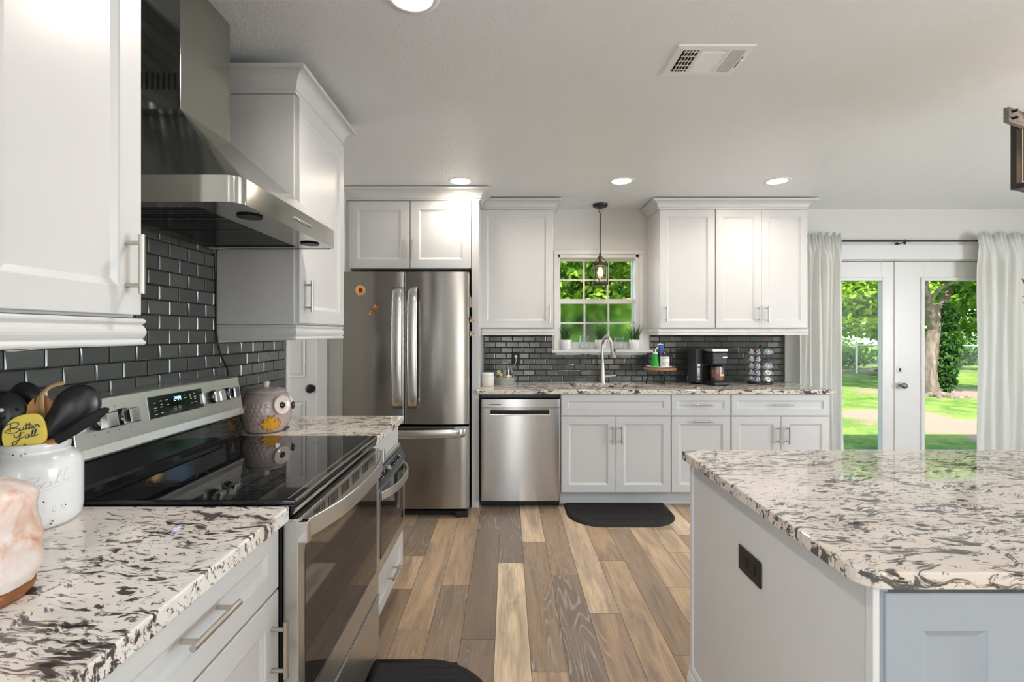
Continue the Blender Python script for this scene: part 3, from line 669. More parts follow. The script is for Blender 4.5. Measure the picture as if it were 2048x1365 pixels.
# counters' base units on the range wall
XF=-.567
def base_x(name,label,y0,y1,hy):
    t=thing(name,label,'cabinet',(-.88,(y0+y1)/2,0))
    MB().box(WL+.001,XF-.021,y0,y1,.115,CT-.038).build('body',M['paint'],t,.0015)
    MB().box(XF-.12,XF-.105,y0,y1,0,.115).build('toe_kick',M['paint'],t)
    d=MB().shaker((XF-.02,y0+.003,.7075),(0,1,0),(0,0,1),(1,0,0),y1-y0-.006,.155,st=.05,bev=.013).build('drawer',M['paint'],t)
    bar_handle(d,(XF,(y0+y1)/2-.004,.801),(0,1,0),(1,0,0),.145,.0062,.034)
    d=MB().shaker((XF-.02,y0+.003,.118),(0,1,0),(0,0,1),(1,0,0),y1-y0-.006,.583,st=.062).build('door',M['paint'],t)
    bar_handle(d,(XF,hy,.574),(0,0,1),(1,0,0),.137,.0062,.034)
    return t
base_x('base_cabinet','white base cabinet with drawer under the salt lamp counter, beside the range',.59,1.2045,1.166)
ob=thing('base_cabinet','white base cabinet around the built-in oven below the owl jar','cabinet',(-.88,2.26,0))
MB().box(WL+.001,XF-.025,1.988,2.534,.115,.33).box(WL+.001,XF-.005,1.988,2.534,.767,CT-.033).box(WL+.001,XF-.005,1.988,2.004,.33,.767).box(WL+.001,XF-.005,2.518,2.534,.33,.767).build('body',M['paint'],ob,.0015)
MB().box(XF-.12,XF-.105,1.988,2.534,0,.115).build('toe_kick',M['paint'],ob)
d=MB().shaker((XF-.02,1.99,.128),(0,1,0),(0,0,1),(1,0,0),.542,.18,t=.041,st=.05).build('drawer',M['paint'],ob)
bar_handle(d,(XF+.021,2.262,.218),(0,1,0),(1,0,0),.14,.0055,.030)

# island
IX,IY0,IY1=.672,.885,1.768; IZ=CT-.032
it=thing('island_cabinet','kitchen island cabinet with shade-darkened front colour and smooth side panel','kitchen island',(1.6,1.33,0))
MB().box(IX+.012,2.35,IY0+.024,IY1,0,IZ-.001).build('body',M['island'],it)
b=MB().box(IX,IX+.012,IY0+.012,IY1,0,IZ-.001); b.build('side_panel',M['panel'],it,.001)
MB().box(IX-.006,IX+.006,IY0-.002,IY0+.018,0,IZ-.001).build('corner_trim',M['trim'],it,.002); MB().box(IX-.006,IX+.004,IY1-.018,IY1+.003,0,IZ-.001).build('corner_trim',M['trim'],it,.002)
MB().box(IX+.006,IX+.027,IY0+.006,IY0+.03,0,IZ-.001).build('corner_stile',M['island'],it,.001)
dx0=X(1772,IY0)
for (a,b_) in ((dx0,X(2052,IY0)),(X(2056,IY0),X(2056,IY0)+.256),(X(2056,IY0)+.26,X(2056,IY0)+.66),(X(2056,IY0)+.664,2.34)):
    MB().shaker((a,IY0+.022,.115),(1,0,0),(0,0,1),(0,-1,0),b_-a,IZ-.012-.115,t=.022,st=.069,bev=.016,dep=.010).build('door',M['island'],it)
bp=[(0,0),(.016,0),(.016,.085),(.013,.092),(.013,.099),(.008,.106),(.008,.118),(.005,.128),(.002,.133),(0,.134)]
MB().sweep([(IX-.0005,IY1+.004),(IX-.0005,IY0-.002)],[(d_,z_) for d_,z_ in bp]).build('baseboard',M['trim'],it)
pts=[(2.40,1.787),(.645,1.787)]
for k in range(6): a=PI/2+k*PI/2/5; pts.append((.639+.012+.012*math.cos(a),1.775+.012*math.sin(a)))
for k in range(8): a=PI+k*PI/2/7; pts.append((.639+.045+.045*math.cos(a),.872+.045+.045*math.sin(a)))
pts+= [(2.40,.872)]
slab('countertop','large granite island top with rounded corner',[pts[0]]+pts[2:],IZ,CT,M['granite_island'])
# outlet on the island
oy0,oy1,oz0,oz1=1.279,1.400,.659,.729
po=thing('power_outlet','dark bronze double outlet on the island side panel','outlet',(IX-.004,1.34,.694))
MB().box(IX-.0065,IX-.0002,oy0,oy1,oz0,oz1).build('cover_plate',M['outlet'],po,.003,seg=3)
for s in (-1,1):
    cy_=1.3395+s*.0195; q=MB()
    q.prism([(.0145*math.cos(2*PI*k/20),.0172*max(-.8,min(.8,math.sin(2*PI*k/20)))) for k in range(20)],(IX-.0085,cy_,.694),(0,1,0),(0,0,1),(1,0,0),.003)
    so=q.build('socket',M['wood_lantern'] if 0 else M['nickel'] if 0 else M['outlet'],po)
    MB().box(IX-.0090,IX-.0084,cy_-.006,cy_-.0045,.690,.699).box(IX-.0090,IX-.0084,cy_+.0045,cy_+.006,.690,.699).cyl((IX-.0090,cy_,.685),(IX-.0084,cy_,.685),.0022,n=10).build('slot',M['dark'],so)
# ------------------------------------------------------------------ appliances
def bowed(mb,x0,x1,yf,yb,z0,z1,bow,n=14,mi=0,r=.006):
    """panel facing -Y with a gently bowed front and softened vertical edges"""
    pts=[]
    for k in range(n+1):
        t=k/n; x=x0+r+(x1-x0-2*r)*t; pts.append((x,yf-bow*(1-(2*t-1)**2)))
    L=[(x0,yf+r)]+[(x0+r*(1-math.cos(a)),yf+r-r*math.sin(a)) for a in (PI/8,PI/4,3*PI/8)]
    Rr=[(x1-r*(1-math.cos(a)),yf+r-r*math.sin(a)) for a in (3*PI/8,PI/4,PI/8)]+[(x1,yf+r)]
    P=L+pts+Rr; m=len(P)
    vs=[(x,y,z0) for x,y in P]+[(x,y,z1) for x,y in P]
    mb.add(vs,[(i,i+1,m+i+1,m+i) for i in range(m-1)],mi,True)
    cap=[(x,y,z1) for x,y in P]+[(x1,yb,z1),(x0,yb,z1)]; mb.add(cap,[tuple(range(m+2))],mi)
    cap=[(x,y,z0) for x,y in P]+[(x1,yb,z0),(x0,yb,z0)]; mb.add(cap,[tuple(range(m+1,-1,-1))],mi)
    mb.box(x0,x1,yf+r,yb,z0,z1,mi)
    return mb
# refrigerator
FX0,FX1,FYf=-1.197,-.281,3.50
fr=thing('refrigerator','tall stainless french door refrigerator with bottom freezer drawer','refrigerator',(-.74,3.9,0))
b=MB().box(FX0+.006,FX1-.006,3.585,4.28,.03,1.765); b.box(FX0+.02,FX1-.02,3.57,3.60,.025,1.70)
b.build('body',M['black'],fr,.004)
sp=X(808,FYf)
MB().box(FX0+.01,FX1-.01,3.57,3.62,.0,.055).build('toe_grille',M['black_plastic'],fr,.003)
MB().box(X(910,FYf),FX1-.008,3.515,3.57,.0,.045).build('hinge_cover',M['outlet'],fr,.004); MB().box(FX0+.008,FX0+.11,3.515,3.57,0,.045).build('hinge_cover',M['outlet'],fr,.004)
zt,zm,zb=1.779,.680,.070
for nm,a,b_,hx in (('door',FX0,sp-.0035,X(793,3.44)),('door',sp+.0035,FX1,X(824,3.44))):
    d=bowed(MB(),a,b_,FYf,3.575,zm,zt,.011).build(nm,M['steel_fridge'],fr)
    z0,z1=Z(820,3.45),Z(573,3.45)
    pth=[(hx,FYf-.008,z0+.004),(hx,FYf-.026,z0+.006),(hx,FYf-.046,z0+.03)]+[(hx,FYf-.050-.012*math.sin(PI*k/10),z0+.03+(z1-z0-.06)*k/10) for k in range(11)]+[(hx,FYf-.046,z1-.03),(hx,FYf-.026,z1-.006),(hx,FYf-.008,z1-.004)]
    q=MB()
    # flat bar, rounded rectangle section
    q.tube(pth,.034,16,flat=.24,up=(0,-1,.02)); q.build('handle',M['bright'],d)
d=bowed(MB(),FX0,FX1,FYf,3.575,zb,.662,.007).build('freezer_drawer',M['steel_fridge'],fr)
hz=Z(868,3.44); hx0,hx1=FX0+.05,X(928,3.44)
pth=[(hx0,FYf-.006,hz),(hx0+.004,FYf-.03,hz),(hx0+.03,FYf-.048,hz)]+[(hx0+.03+(hx1-hx0-.06)*k/10,FYf-.050-.016*math.sin(PI*k/10),hz-.006*math.sin(PI*k/10)) for k in range(11)]+[(hx1-.03,FYf-.048,hz),(hx1-.004,FYf-.03,hz),(hx1,FYf-.006,hz)]
MB().tube(pth,.031,16,flat=.26,up=(0,-1,0)).build('handle',M['bright'],d)
tx=text('logo_lettering','Whirlpool',.021,M['logo'],fr,(X(877,3.49),3.4935,Z(571,3.49)),(PI/2,0,0))
MB().tube([(X(879,3.49)+.022*math.cos(a),3.4922,Z(571,3.49)+.0115*math.sin(a)+.006*math.cos(a)) for a in [k*2*PI/24 for k in range(24)]],.0011,6,closed=True).build('logo_ring',M['logo'],fr)

# dishwasher
dw=thing('dishwasher','stainless dishwasher with pocket handle beside the refrigerator panel','dishwasher',(.09,3.98,0))
ax,bx=X(961.5,YF)+.001,X(1119,YF)
MB().box(ax-.004,bx+.004,YF+.03,WB-.02,.05,.868).build('body',M['black'],dw)
MB().box(ax,bx,YF+.05,YF+.09,0,.105).build('kick_plate',M['black'],dw,.003)
dz0,dz1=Z(1000,YF),Z(798,YF); zs=Z(815,YF)
b=bowed(MB(),ax,bx,3.685,YF+.03,dz0,zs-.0015,.006,18)
d=b.build('door',M['steel_dw'],dw)
c=bowed(MB(),ax,bx,3.683,YF+.03,zs+.0015,dz1,.004,18).build('control_band',M['steel_dw'],dw)
pz0,pz1=Z(827.5,YF),Z(819,YF); px0,px1=X(981,YF),X(1098,YF)
MB().box(px0,px1,3.668,3.70,pz0,pz1).build('handle_pocket',M['dark'],d,.002)
q=MB().box(px0-.004,px1+.004,3.664,3.69,pz0-.009,pz0+.002).box(px0-.004,px0+.002,3.664,3.69,pz0,pz1).box(px1-.002,px1+.004,3.664,3.69,pz0,pz1)
q.build('handle_lip',M['bright'],d,.002)
MB().box(X(979,YF),X(1002,YF),3.6795,3.684,Z(809.2,YF),Z(808,YF)).build('vent_slot',M['dark'],c)

# range
RY0,RY1=1.2135,1.9805; RX=-.525
rg=thing('range','stainless electric range with black glass cooktop and rear control panel','range',(-.86,1.6,0))
MB().box(-1.180,-.566,RY0,RY1,.03,.904).build('body',M['black'],rg,.002)
MB().box(-.64,-.60,RY0+.02,RY1-.02,0,.04).build('foot_rail',M['black_plastic'],rg); MB().box(-1.15,-1.1,RY0+.02,RY1-.02,0,.04).build('foot_rail',M['black_plastic'],rg)
d=MB().box(-.565,RX,RY0+.004,RY1-.004,.284,.866).build('oven_door',M['steel_range'],rg,.003)
gy0,gy1,gz0,gz1=RY0+.043,RY1-.040,.388,.790
poly=[]
for cy_,cz_,s,r in ((gy0+.006,gz0+.006,PI,.006),(gy1-.006,gz0+.006,1.5*PI,.006),(gy1-.02,gz1-.02,0,.02),(gy0+.02,gz1-.02,.5*PI,.02)):
    for k in range(5): a=s+k*PI/8; poly.append((cy_+r*math.cos(a),cz_+r*math.sin(a)))
MB().prism(poly,(RX-.002,0,0),(0,1,0),(0,0,1),(1,0,0),.0032).build('oven_window',M['oven_glass'],d)
MB().box(RX,RX+.0025,gy0,gy1+.02,gz0-.008,gz0-.001).build('window_trim',M['bright'],d)
MB().box(RX-.002,RX+.0008,RY0+.02,RY1-.02,.818,.862).build('vent_band',M['steel_range'],d)
q=MB()
for g0 in (1.315,1.42,1.53,1.64,1.75):
    for k in range(7): y=g0+k*.0115; q.box(RX+.0006,RX+.0012,y,y+.005,.824,.856)
tag(q.build('vent_slots',M['dark'],d),None,None,None,'stuff')
MB().box(-.56,RX+.001,RY0+.004,RY1-.004,.864,.8685).build('door_top_trim',M['bright'],d,.001)
n=24; hp=[];
for k in range(n+1):
    t=k/n; y=RY0+.020+(RY1-RY0-.040)*t; hp.append((RX+.018+.050*(1-(2*t-1)**4)*(.55+.45*(1-(2*t-1)**2)),y))
def strip(mb,pts,z0,z1,th,mi=0):
    m=len(pts); vs=[]
    for (x,y) in pts: vs+= [(x,y,z0),(x,y,z1),(x-th,y,z1),(x-th,y,z0)]
    fs=[]
    for i in range(m-1):
        for k in range(4): fs.append((4*i+k,4*i+4+k,4*i+4+(k+1)%4,4*i+(k+1)%4))
    fs+= [(0,1,2,3),(4*m-4,4*m-1,4*m-2,4*m-3)]
    return mb.add(vs,fs,mi)
q=strip(MB(),hp,.814,.8625,.010); ho=q.build('handle',M['steel_range'],d,.002)
for p in ho.data.polygons: p.use_smooth=False
for a_,b_ in ((RY0-.002,RY0+.022),(RY1-.022,RY1+.002)): MB().box(RX,RX+.026,a_,b_,.810,.864).build('handle_bracket',M['chrome'],ho,.003)
MB().box(-.565,RX+.001,RY0+.004,RY1-.004,.055,.276).build('storage_drawer',M['steel_range'],rg,.003)
MB().box(RX-.002,RX+.004,RY0+.004,RY1-.004,.270,.2755).build('drawer_edge',M['bright'],rg,.001)
# front apron under the glass
pr=[(-.570,.872),(-.548,.872),(-.538,.880),(-.533,.895),(-.532,.905),(-.570,.905)]
MB().prism([(a,b_) for a,b_ in pr],(0,RY0,0),(1,0,0),(0,0,1),(0,1,0),RY1-RY0).build('front_apron',M['black_gloss'],rg,.002)
ct=MB().box(-1.085,-.531,RY0-.001,RY1+.001,.9045,.918).build('cooktop',M['black_glass'],rg,.004,seg=3)
MB().box(-.5335,-.5295,RY0+.004,RY1-.004,.913,.9185).box(-.556,-.552,RY0+.012,RY1-.012,.9178,.9186).build('glass_edge_trim',M['nickel'],ct)
for (x,y,r) in ((-.70,1.40,.105),(-.70,1.78,.075),(-.95,1.40,.075),(-.95,1.79,.095),(-.99,1.60,.05)):
    q=MB()
    for rr_ in (r,r*.62):
        vs=[];n=56
        for k in range(n):
            a=2*PI*k/n
            for rad in (rr_-.0007,rr_+.0007): vs.append((x+rad*math.cos(a),y+rad*math.sin(a),.91815))
        q.add(vs,[(2*k,2*k+1,(2*k+3)%(2*n),(2*k+2)%(2*n)) for k in range(n)])
    q.build('burner_ring',M['ring'],ct)
def fxz(z): return -1.080-(z-1.035)*.16
FN=Vector((.987,0,.158)); FU=Vector((0,1,0)); FV=Vector((-.158,0,.987))
bgp=[(-1.188,.90),(-1.078,.905),(-1.083,.932),(-1.090,.94),(-1.092,1.000),(-1.082,1.008),(-1.188,1.008)]
MB().prism(bgp,(0,RY0,0),(1,0,0),(0,0,1),(0,1,0),RY1-RY0).build('backguard_base',M['black_gloss'],rg,.003)
sil=[(-1.188,1.008),(-1.074,1.008),(-1.073,1.014),(-1.080,1.036),(fxz(1.158),1.158),(fxz(1.158)-.006,1.163),(-1.188,1.163)]
bk=MB().prism(sil,(0,RY0+.001,0),(1,0,0),(0,0,1),(0,1,0),RY1-RY0-.002).build('backguard',M['steel_range'],rg,.002)
def fp(y,z,h=0): return Vector((fxz(z),y,z))+FN*h
dy0,dy1,dzz0,dzz1=1.475,1.734,1.073,1.139
dp=MB(); dp.rings(fp(dy0,dzz0),FU,FV,FN,[(0,dy1-dy0,0,.067,-.001),(0,dy1-dy0,0,.067,.0012)])
dpo=dp.build('control_display',M['black_gloss'],bk)
q=MB(); q.rings(fp(dy0-.003,dzz0-.003),FU,FV,FN,[(0,dy1-dy0+.006,0,.073,-.001),(0,dy1-dy0+.006,0,.073,.0006)]); q.build('display_frame',M['bright'],bk)
# clock reading 2:44 in seven segments
SEG={'2':'abged','4':'fgbc'}
q=MB()
def seg_digit(ch,y,z,w_,h_):
    t=.0011
    S={'a':(0,h_-t,w_,h_),'g':(0,h_/2-t/2,w_,h_/2+t/2),'d':(0,0,w_,t),'f':(0,h_/2,t,h_),'b':(w_-t,h_/2,w_,h_),'e':(0,0,t,h_/2),'c':(w_-t,0,w_,h_/2)}
    for s in SEG[ch]:
        a,b_,c_,d_=S[s]; q.rings(fp(y,z),FU,FV,FN,[(a,c_,b_,d_,.0013),(a,c_,b_,d_,.0018)])
seg_digit('2',1.588,1.114,.0075,.0135); seg_digit('4',1.6025,1.114,.0075,.0135); seg_digit('4',1.6135,1.114,.0075,.0135)
for z in (1.1175,1.1225): q.rings(fp(1.5985,z),FU,FV,FN,[(0,.0014,0,.0014,.0013),(0,.0014,0,.0014,.0018)])
q.build('clock_digits',M['led'],dpo)
q=MB()
for (u,v,w_) in ((.02,.046,.011),(.047,.049,.011),(.075,.049,.012),(.02,.030,.012),(.047,.030,.011),(.02,.022,.009),(.076,.033,.011),(.02,.010,.015),(.048,.011,.011),(.165,.053,.005),(.160,.044,.018),(.190,.052,.010),(.212,.053,.009),(.192,.038,.009),(.213,.042,.011),(.213,.035,.009),(.193,.022,.009),(.214,.024,.011),(.050,.038,.008),(.190,.046,.008)):
    q.rings(fp(dy0,dzz0),FU,FV,FN,[(u,u+w_,v,v+.0022,.0012),(u,u+w_,v,v+.0022,.0015)])
for u in (.106,.131):
    for (a,b_,c_,d_) in ((0,.013,0,.0008),(0,.013,.0122,.013),(0,.0008,0,.013),(.0122,.013,0,.013),(.005,.008,.005,.008)): q.rings(fp(dy0,dzz0),FU,FV,FN,[(u+a,u+b_,.010+c_,.010+d_,.0012),(u+a,u+b_,.010+c_,.010+d_,.0015)])
tag(q.build('key_legends',M['legend'],dpo),None,None,None,'stuff')
q=MB()
for y in (1.294,1.372,1.795,1.888):
    for (du,dv) in ((-.022,.032),(.004,.036),(.03,.018),(-.02,-.034),(.022,-.034)): q.rings(fp(y+du,1.10+dv),FU,FV,FN,[(0,.006,0,.0018,.0),(0,.006,0,.0018,.0003)])
tag(q.build('dial_marks',M['mark'],bk),None,None,None,'stuff')
for y in (1.294,1.372,1.795,1.888):
    c=fp(y,1.10)
    k=MB().cyl(c,c+FN*.010,.0245,.0235,28).build('knob',M['black'],bk)
    q=MB().cyl(c+FN*.010,c+FN*.020,.0195,.0185,28).build('knob_collar',M['chrome'],k)
    q=MB(); q.rings(c+FN*.018-FU*.0185-FV*.021,FU,FV,FN,[(0,.037,0,.042,0),(0,.037,0,.042,.020),(.002,.035,.002,.040,.023)]); q.build('knob_grip',M['chrome'],k,.003)

# built-in oven below the owl jar
bo=thing('built_in_oven','compact built-in stainless oven with bowed handle below the owl jar','oven',(-.86,2.26,.33))
oy0,oy1=2.006,2.516
MB().box(-1.1,-.575,oy0,oy1,.335,.765).build('body',M['black'],bo)
MB().box(-.575,-.556,oy0,oy1,.748,.767).build('top_trim',M['steel_range'],bo,.002)
cp=[(-.60,.690),(-.531,.690),(-.529,.696),(-.553,.747),(-.60,.747)]
c=MB().prism(cp,(0,oy0,0),(1,0,0),(0,0,1),(0,1,0),oy1-oy0).build('control_panel',M['black_gloss'],bo,.001)
q=MB()
nu=Vector((-.024,0,.051)).normalized(); nn=Vector((.905,0,.426)); o0=Vector((-.529,oy0,.696))
for (u,v) in ((.05,.03),(.07,.03),(.09,.03),(.05,.018),(.07,.018),(.09,.018),(.13,.03),(.30,.034),(.33,.034),(.36,.034),(.30,.02),(.33,.02),(.36,.02),(.42,.03),(.44,.02)):
    q.rings(o0,FU,nu,nn,[(u,u+.008,v,v+.003,-.0002),(u,u+.008,v,v+.003,.0004)])
tag(q.build('key_legends',M['legend'],c),None,None,None,'stuff')
q=MB().cyl(o0+FU*.21+nu*.028,o0+FU*.21+nu*.028+nn*.006,.014,.013,24); q.build('knob',M['nickel'],c)
d=MB().box(-.575,-.533,oy0,oy1,.337,.684).build('oven_door',M['steel_range'],bo,.003)
MB().box(-.535,-.5305,oy0+.028,oy1-.045,.385,.676).build('oven_window',M['oven_glass'],d,.001)
n=18; hp=[]
for k in range(n+1):
    t=k/n; hp.append((-.523+.045*(1-(2*t-1)**4)*(.5+.5*(1-(2*t-1)**2)),oy0+.02+(oy1-oy0-.04)*t))
ho=strip(MB(),hp,.637,.672,.009).build('handle',M['steel_range'],d,.002)
for a_,b_ in ((oy0+.012,oy0+.030),(oy1-.030,oy1-.012)): MB().box(-.532,-.519,a_,b_,.640,.669).build('handle_bracket',M['steel_range'],ho,.002)

# range hood
hd=thing('range_hood','stainless chimney range hood over the range','range hood',(-.95,1.615,1.676))
hy0,hy1,hx,hz0,hz1=1.252,1.976,-.694,1.676,1.746
def hood_outline(off=0,r=.04,n=8):
    x1=hx-off; y0=hy0+off; y1=hy1-off; p=[(-1.186,y0)]
    for k in range(n+1): a=-PI/2+k*PI/2/n; p.append((x1-r+r*math.cos(a),y0+r+r*math.sin(a)))
    for k in range(n+1): a=k*PI/2/n; p.append((x1-r+r*math.cos(a),y1-r+r*math.sin(a)))
    p.append((-1.186,y1)); return p
o=hood_outline(); m=len(o); q=MB()
q.add([(x,y,hz0) for x,y in o]+[(x,y,hz1) for x,y in o],[(i,i+1,m+i+1,m+i) for i in range(m-1)],0,True)
o2=hood_outline(.006,.035); q.add([(x,y,hz1) for x,y in o]+[(x,y,hz1+.002) for x,y in o2],[(i,i+1,m+i+1,m+i) for i in range(m-1)],0,False)
o3=hood_outline(.012,.03); q.add([(x,y,hz0) for x,y in o]+[(x,y,hz0) for x,y in o3],[(m+i,m+i+1,i+1,i) for i in range(m-1)],0,False)
q.add([(x,y,hz0) for x,y in o3]+[(x,y,hz0+.006) for x,y in o3],[(m+i,m+i+1,i+1,i) for i in range(m-1)],0,False)
q.add([(-1.186,hy0,hz0),(-1.186,hy1,hz0),(-1.186,hy1,hz1),(-1.186,hy0,hz1)],[(0,1,2,3)])
rim=q.build('rim_band',M['steel_hood'],hd)
cx0,cx1,cy0,cy1,cz=-1.186,-1.0,1.482,1.748,2.022
o2z=[(x,y,hz1+.002) for x,y in o2]
q=MB(); corners=[(cx0,cy0,cz),(cx1,cy0,cz),(cx1,cy1,cz),(cx0,cy1,cz)]
A=o2z; na=len(A); h=na//2
i_s=1; 
V=A+corners; K=na
q.add(V,[(0,1,K+1,K)],0)                                   # near side
q.add(V,[(i,i+1,K+1) for i in range(1,9)],0,True)           # rounded corner
q.add(V,[(9,10,K+2,K+1)],0)
q.add(V,[(i,i+1,K+2) for i in range(10,18)],0,True)
q.add(V,[(18,19,K+3,K+2)],0)
q.add(V,[(0,K,K+3,19)],0)
q.build('canopy',M['steel_hood'],hd)
ch=MB().box(cx0,cx1,cy0,cy1,cz-.001,CEIL).build('chimney',M['steel_hood'],hd,.0012)
q=MB()
for k in range(9):
    x=-1.016-k*.0172; 
    if x>cx0+.01: q.box(x-.0045,x+.0045,cy0-.0006,cy0+.002,2.082,2.132)
tag(q.build('vent_slots',M['dark'],ch),None,None,None,'stuff')
# underside
q=MB().box(-.835,hx-.012,hy0+.013,hy1-.013,hz0+.002,hz0+.006).box(-1.18,-.835,hy0+.013,hy0+.06,hz0+.002,hz0+.006).box(-1.18,-.835,hy1-.06,hy1-.013,hz0+.002,hz0+.006).box(-1.186,-1.168,hy0+.013,hy1-.013,hz0-.006,hz0+.008)
q.build('underside_plate',M['steel_hood'],hd)
q=MB().box(-1.168,-.835,hy0+.06,hy1-.06,hz0+.022,hz0+.026)
y=hy0+.064
while y<hy1-.07:
    q.box(-1.168,-.835,y,y+.010,hz0+.004,hz0+.010); y+=.0185
q.build('baffle_filter',M['black'],hd)
for (px_,py_) in ((-.752,1.415),(-.752,1.845)):
    l=MB(); l.lathe([(.034,-.003),(.034,.002),(.024,.002),(.021,-.001),(.019,.004),(0,.004)],(px_,py_,hz0),28); l.build('lamp_ring',M['black_plastic'],hd)
    MB().cyl((px_,py_,hz0+.001),(px_,py_,hz0+.004),.017,n=20).build('lamp_lens',M['nickel'],hd)
for k in range(8):
    yy=1.585+k*.0175; MB().cyl((hx-.001,yy,1.712),(hx+.004,yy,1.712),.0052,n=14).build('button',M['chrome'],rim)
# black flex down the tile to the range
tag(MB().tube(spline([(-1.186,1.962,1.66),(-1.186,1.972,1.5),(-1.186,1.975,1.37),(-1.178,1.97,1.30),(-1.170,1.985,1.24),(-1.165,2.02,1.18),(-1.168,2.02,1.10),(-1.180,1.995,.95)],6),.004,8).build('hood_cable',M['black_plastic']),'black cable hanging beside the wall cabinet down the tile to the range','cable')
# ------------------------------------------------------------------ lamps
def at(px,py,Y): return Vector((X(px,Y),Y,Z(py,Y)))
def can(x,y,label,e):
    t=thing('recessed_light',label,'ceiling light',(x,y,CEIL),0,'recessed ceiling lights')
    MB().lathe([(.066,-.001),(.070,-.006),(.088,-.004),(.092,0)],(x,y,CEIL),40).build('trim_ring',M['vent'],t)
    MB().lathe([(0,-.0025),(.067,-.0025)],(x,y,CEIL),40).build('lens',M['lens'],t)
    l=bpy.data.lights.new('can_lamp','AREA'); l.shape='DISK'; l.size=.125; l.energy=e; l.color=(1,.97,.93); l.spread=math.radians(150)
    o=bpy.data.objects.new('can_lamp',l); COL.objects.link(o); o.location=(0,0,-.012); o.parent=t
can(-.343,3.543,'round recessed ceiling light in front of the refrigerator',2.5)
can(.833,3.543,'round recessed ceiling light in front of the sink window pendant',3.8)
can(1.972,3.543,'round recessed ceiling light by the wall cabinets next to the curtain',3.6)
can(-.316,1.60,'big bright recessed ceiling light at the top edge near the hood',6.5)
for x,y in ((.9,-.4),(-.3,-1.6),(2.2,-1.6),(3.6,2.2),(3.6,-.4)): can(x,y,'recessed ceiling light out of view behind the photographer',4.2)

# pendant over the sink
px,py=.801,4.19
p=thing('pendant_lamp','small bronze lantern pendant with clear glass hanging at the window','pendant lamp',(px,py,1.75))
MB().lathe([(.052,-.026),(.062,-.020),(.064,-.004),(.064,0)],(px,py,CEIL),32).lathe([(.006,-.04),(.012,-.03),(.012,-.026)],(px,py,CEIL),16).build('canopy',M['bronze'],p)
MB().tube([(px+.011*math.cos(a),py,CEIL-.058+.018*math.sin(a)) for a in [k*2*PI/20 for k in range(20)]],.0028,8,closed=True).build('chain_link',M['bronze'],p)
MB().cyl((px,py,CEIL-.074),(px,py,2.005),.0055,n=12).cyl((px,py,2.0),(px,py,2.03),.012,.009,16).build('rod',M['bronze'],p)
q=MB().lathe([(.02,.095),(.030,.085),(.060,.079),(.064,.072),(.064,.058),(.060,.058)],(px,py,1.86),32).lathe([(.058,-.108),(.066,-.108),(.066,-.088),(.058,-.088)],(px,py,1.86),32)
q.cyl((px,py,1.94),(px,py,2.0),.016,.011,16)
for a in (.35,.35+2*PI/3,.35+4*PI/3):
    ca,sa=math.cos(a-.9),math.sin(a-.9); q.tube([(px+.012*ca,py+.012*sa,1.99),(px+.060*ca,py+.060*sa,1.945),(px+.067*ca,py+.067*sa,1.93),(px+.067*ca,py+.067*sa,1.76)],.0042,8)
q.tube([(px-.022,py,1.995),(px+.018,py,1.995)],.005,8); q.build('lantern_frame',M['bronze'],p)
MB().lathe([(.058,-.088),(.058,.06)],(px,py,1.86),32).build('glass_shade',M['amberglass'],p)
MB().cyl((px,py,1.935),(px,py,1.905),.014,n=16).build('lamp_socket',M['bronze'],p)
MB().lathe([(0,-.075),(.014,-.070),(.023,-.052),(.024,-.042),(.016,-.018),(.012,0)],(px,py,1.905),20).build('bulb',M['bulb'],p)
l=bpy.data.lights.new('pendant_bulb','POINT'); l.energy=2.2; l.color=(1,.7,.4); l.shadow_soft_size=.025; o=bpy.data.objects.new('pendant_bulb',l); COL.objects.link(o); o.location=(0,0,.10); o.parent=p

# lantern chandelier on the dining side
e2=Vector((.92,.392,0)); e1=Vector((.392,-.92,0)); c0=Vector((2.098,2.0,0)); S=.42; zb_,zt_=1.930,2.235
cc=c0+e1*S/2+e2*S/2
ch=thing('lantern_chandelier','square lantern chandelier with dark frame and grey wooden top bars','chandelier',(cc.x,cc.y,zb_))
cs=[c0,c0+e2*S,c0+e2*S+e1*S,c0+e1*S]; UPV=Vector((0,0,1))
def bar(mb,a,b,w_,h_):
    a=Vector(a);b=Vector(b);d=(b-a).normalized(); s=d.cross(UPV)
    s=Vector((1,0,0)) if s.length<1e-6 else s.normalized(); t=s.cross(d).normalized()
    vs=[p+s*x*w_/2+t*y*h_/2 for p in (a,b) for x,y in ((-1,-1),(1,-1),(1,1),(-1,1))]
    return mb.add(vs,[(3,2,1,0),(4,5,6,7),(0,1,5,4),(1,2,6,5),(2,3,7,6),(3,0,4,7)])
q=MB()
for k in range(4):
    a,b_=cs[k],cs[(k+1)%4]
    bar(q,a+UPV*zb_,a+UPV*zt_,.024,.024); bar(q,a+UPV*(zb_+.01),b_+UPV*(zb_+.01),.024,.02); bar(q,a+UPV*(zt_-.01),b_+UPV*(zt_-.01),.024,.02)
q.build('metal_frame',M['bronze'],ch,.001)
for s,t in ((0,0),(S,0)):
    a=c0+e1*s-e2*.135; b_=c0+e1*s+e2*(S+.135); q=bar(MB(),a+UPV*(zt_-.03)+e1*.021,b_+UPV*(zt_-.03)+e1*.021,.018,.058); wb=q.build('wooden_bar',M['wood_lantern'],ch,.002)
    r_=MB()
    for dz in (-.014,.014):
        for e_ in (a+e2*.025,b_-e2*.025): r_.cyl(e_+UPV*(zt_-.03+dz)+e1*.028,e_+UPV*(zt_-.03+dz)+e1*.046,.0055,n=10)
    r_.build('bolt',M['black'],wb)
q=MB()
for k in (0,2): bar(q,cs[k].lerp(cc,.12)+UPV*(zb_+.03),cs[k].lerp(cc,.12)+UPV*(zt_-.03),.03,.008)
q.build('inner_slat',M['wood_spoon'],ch)
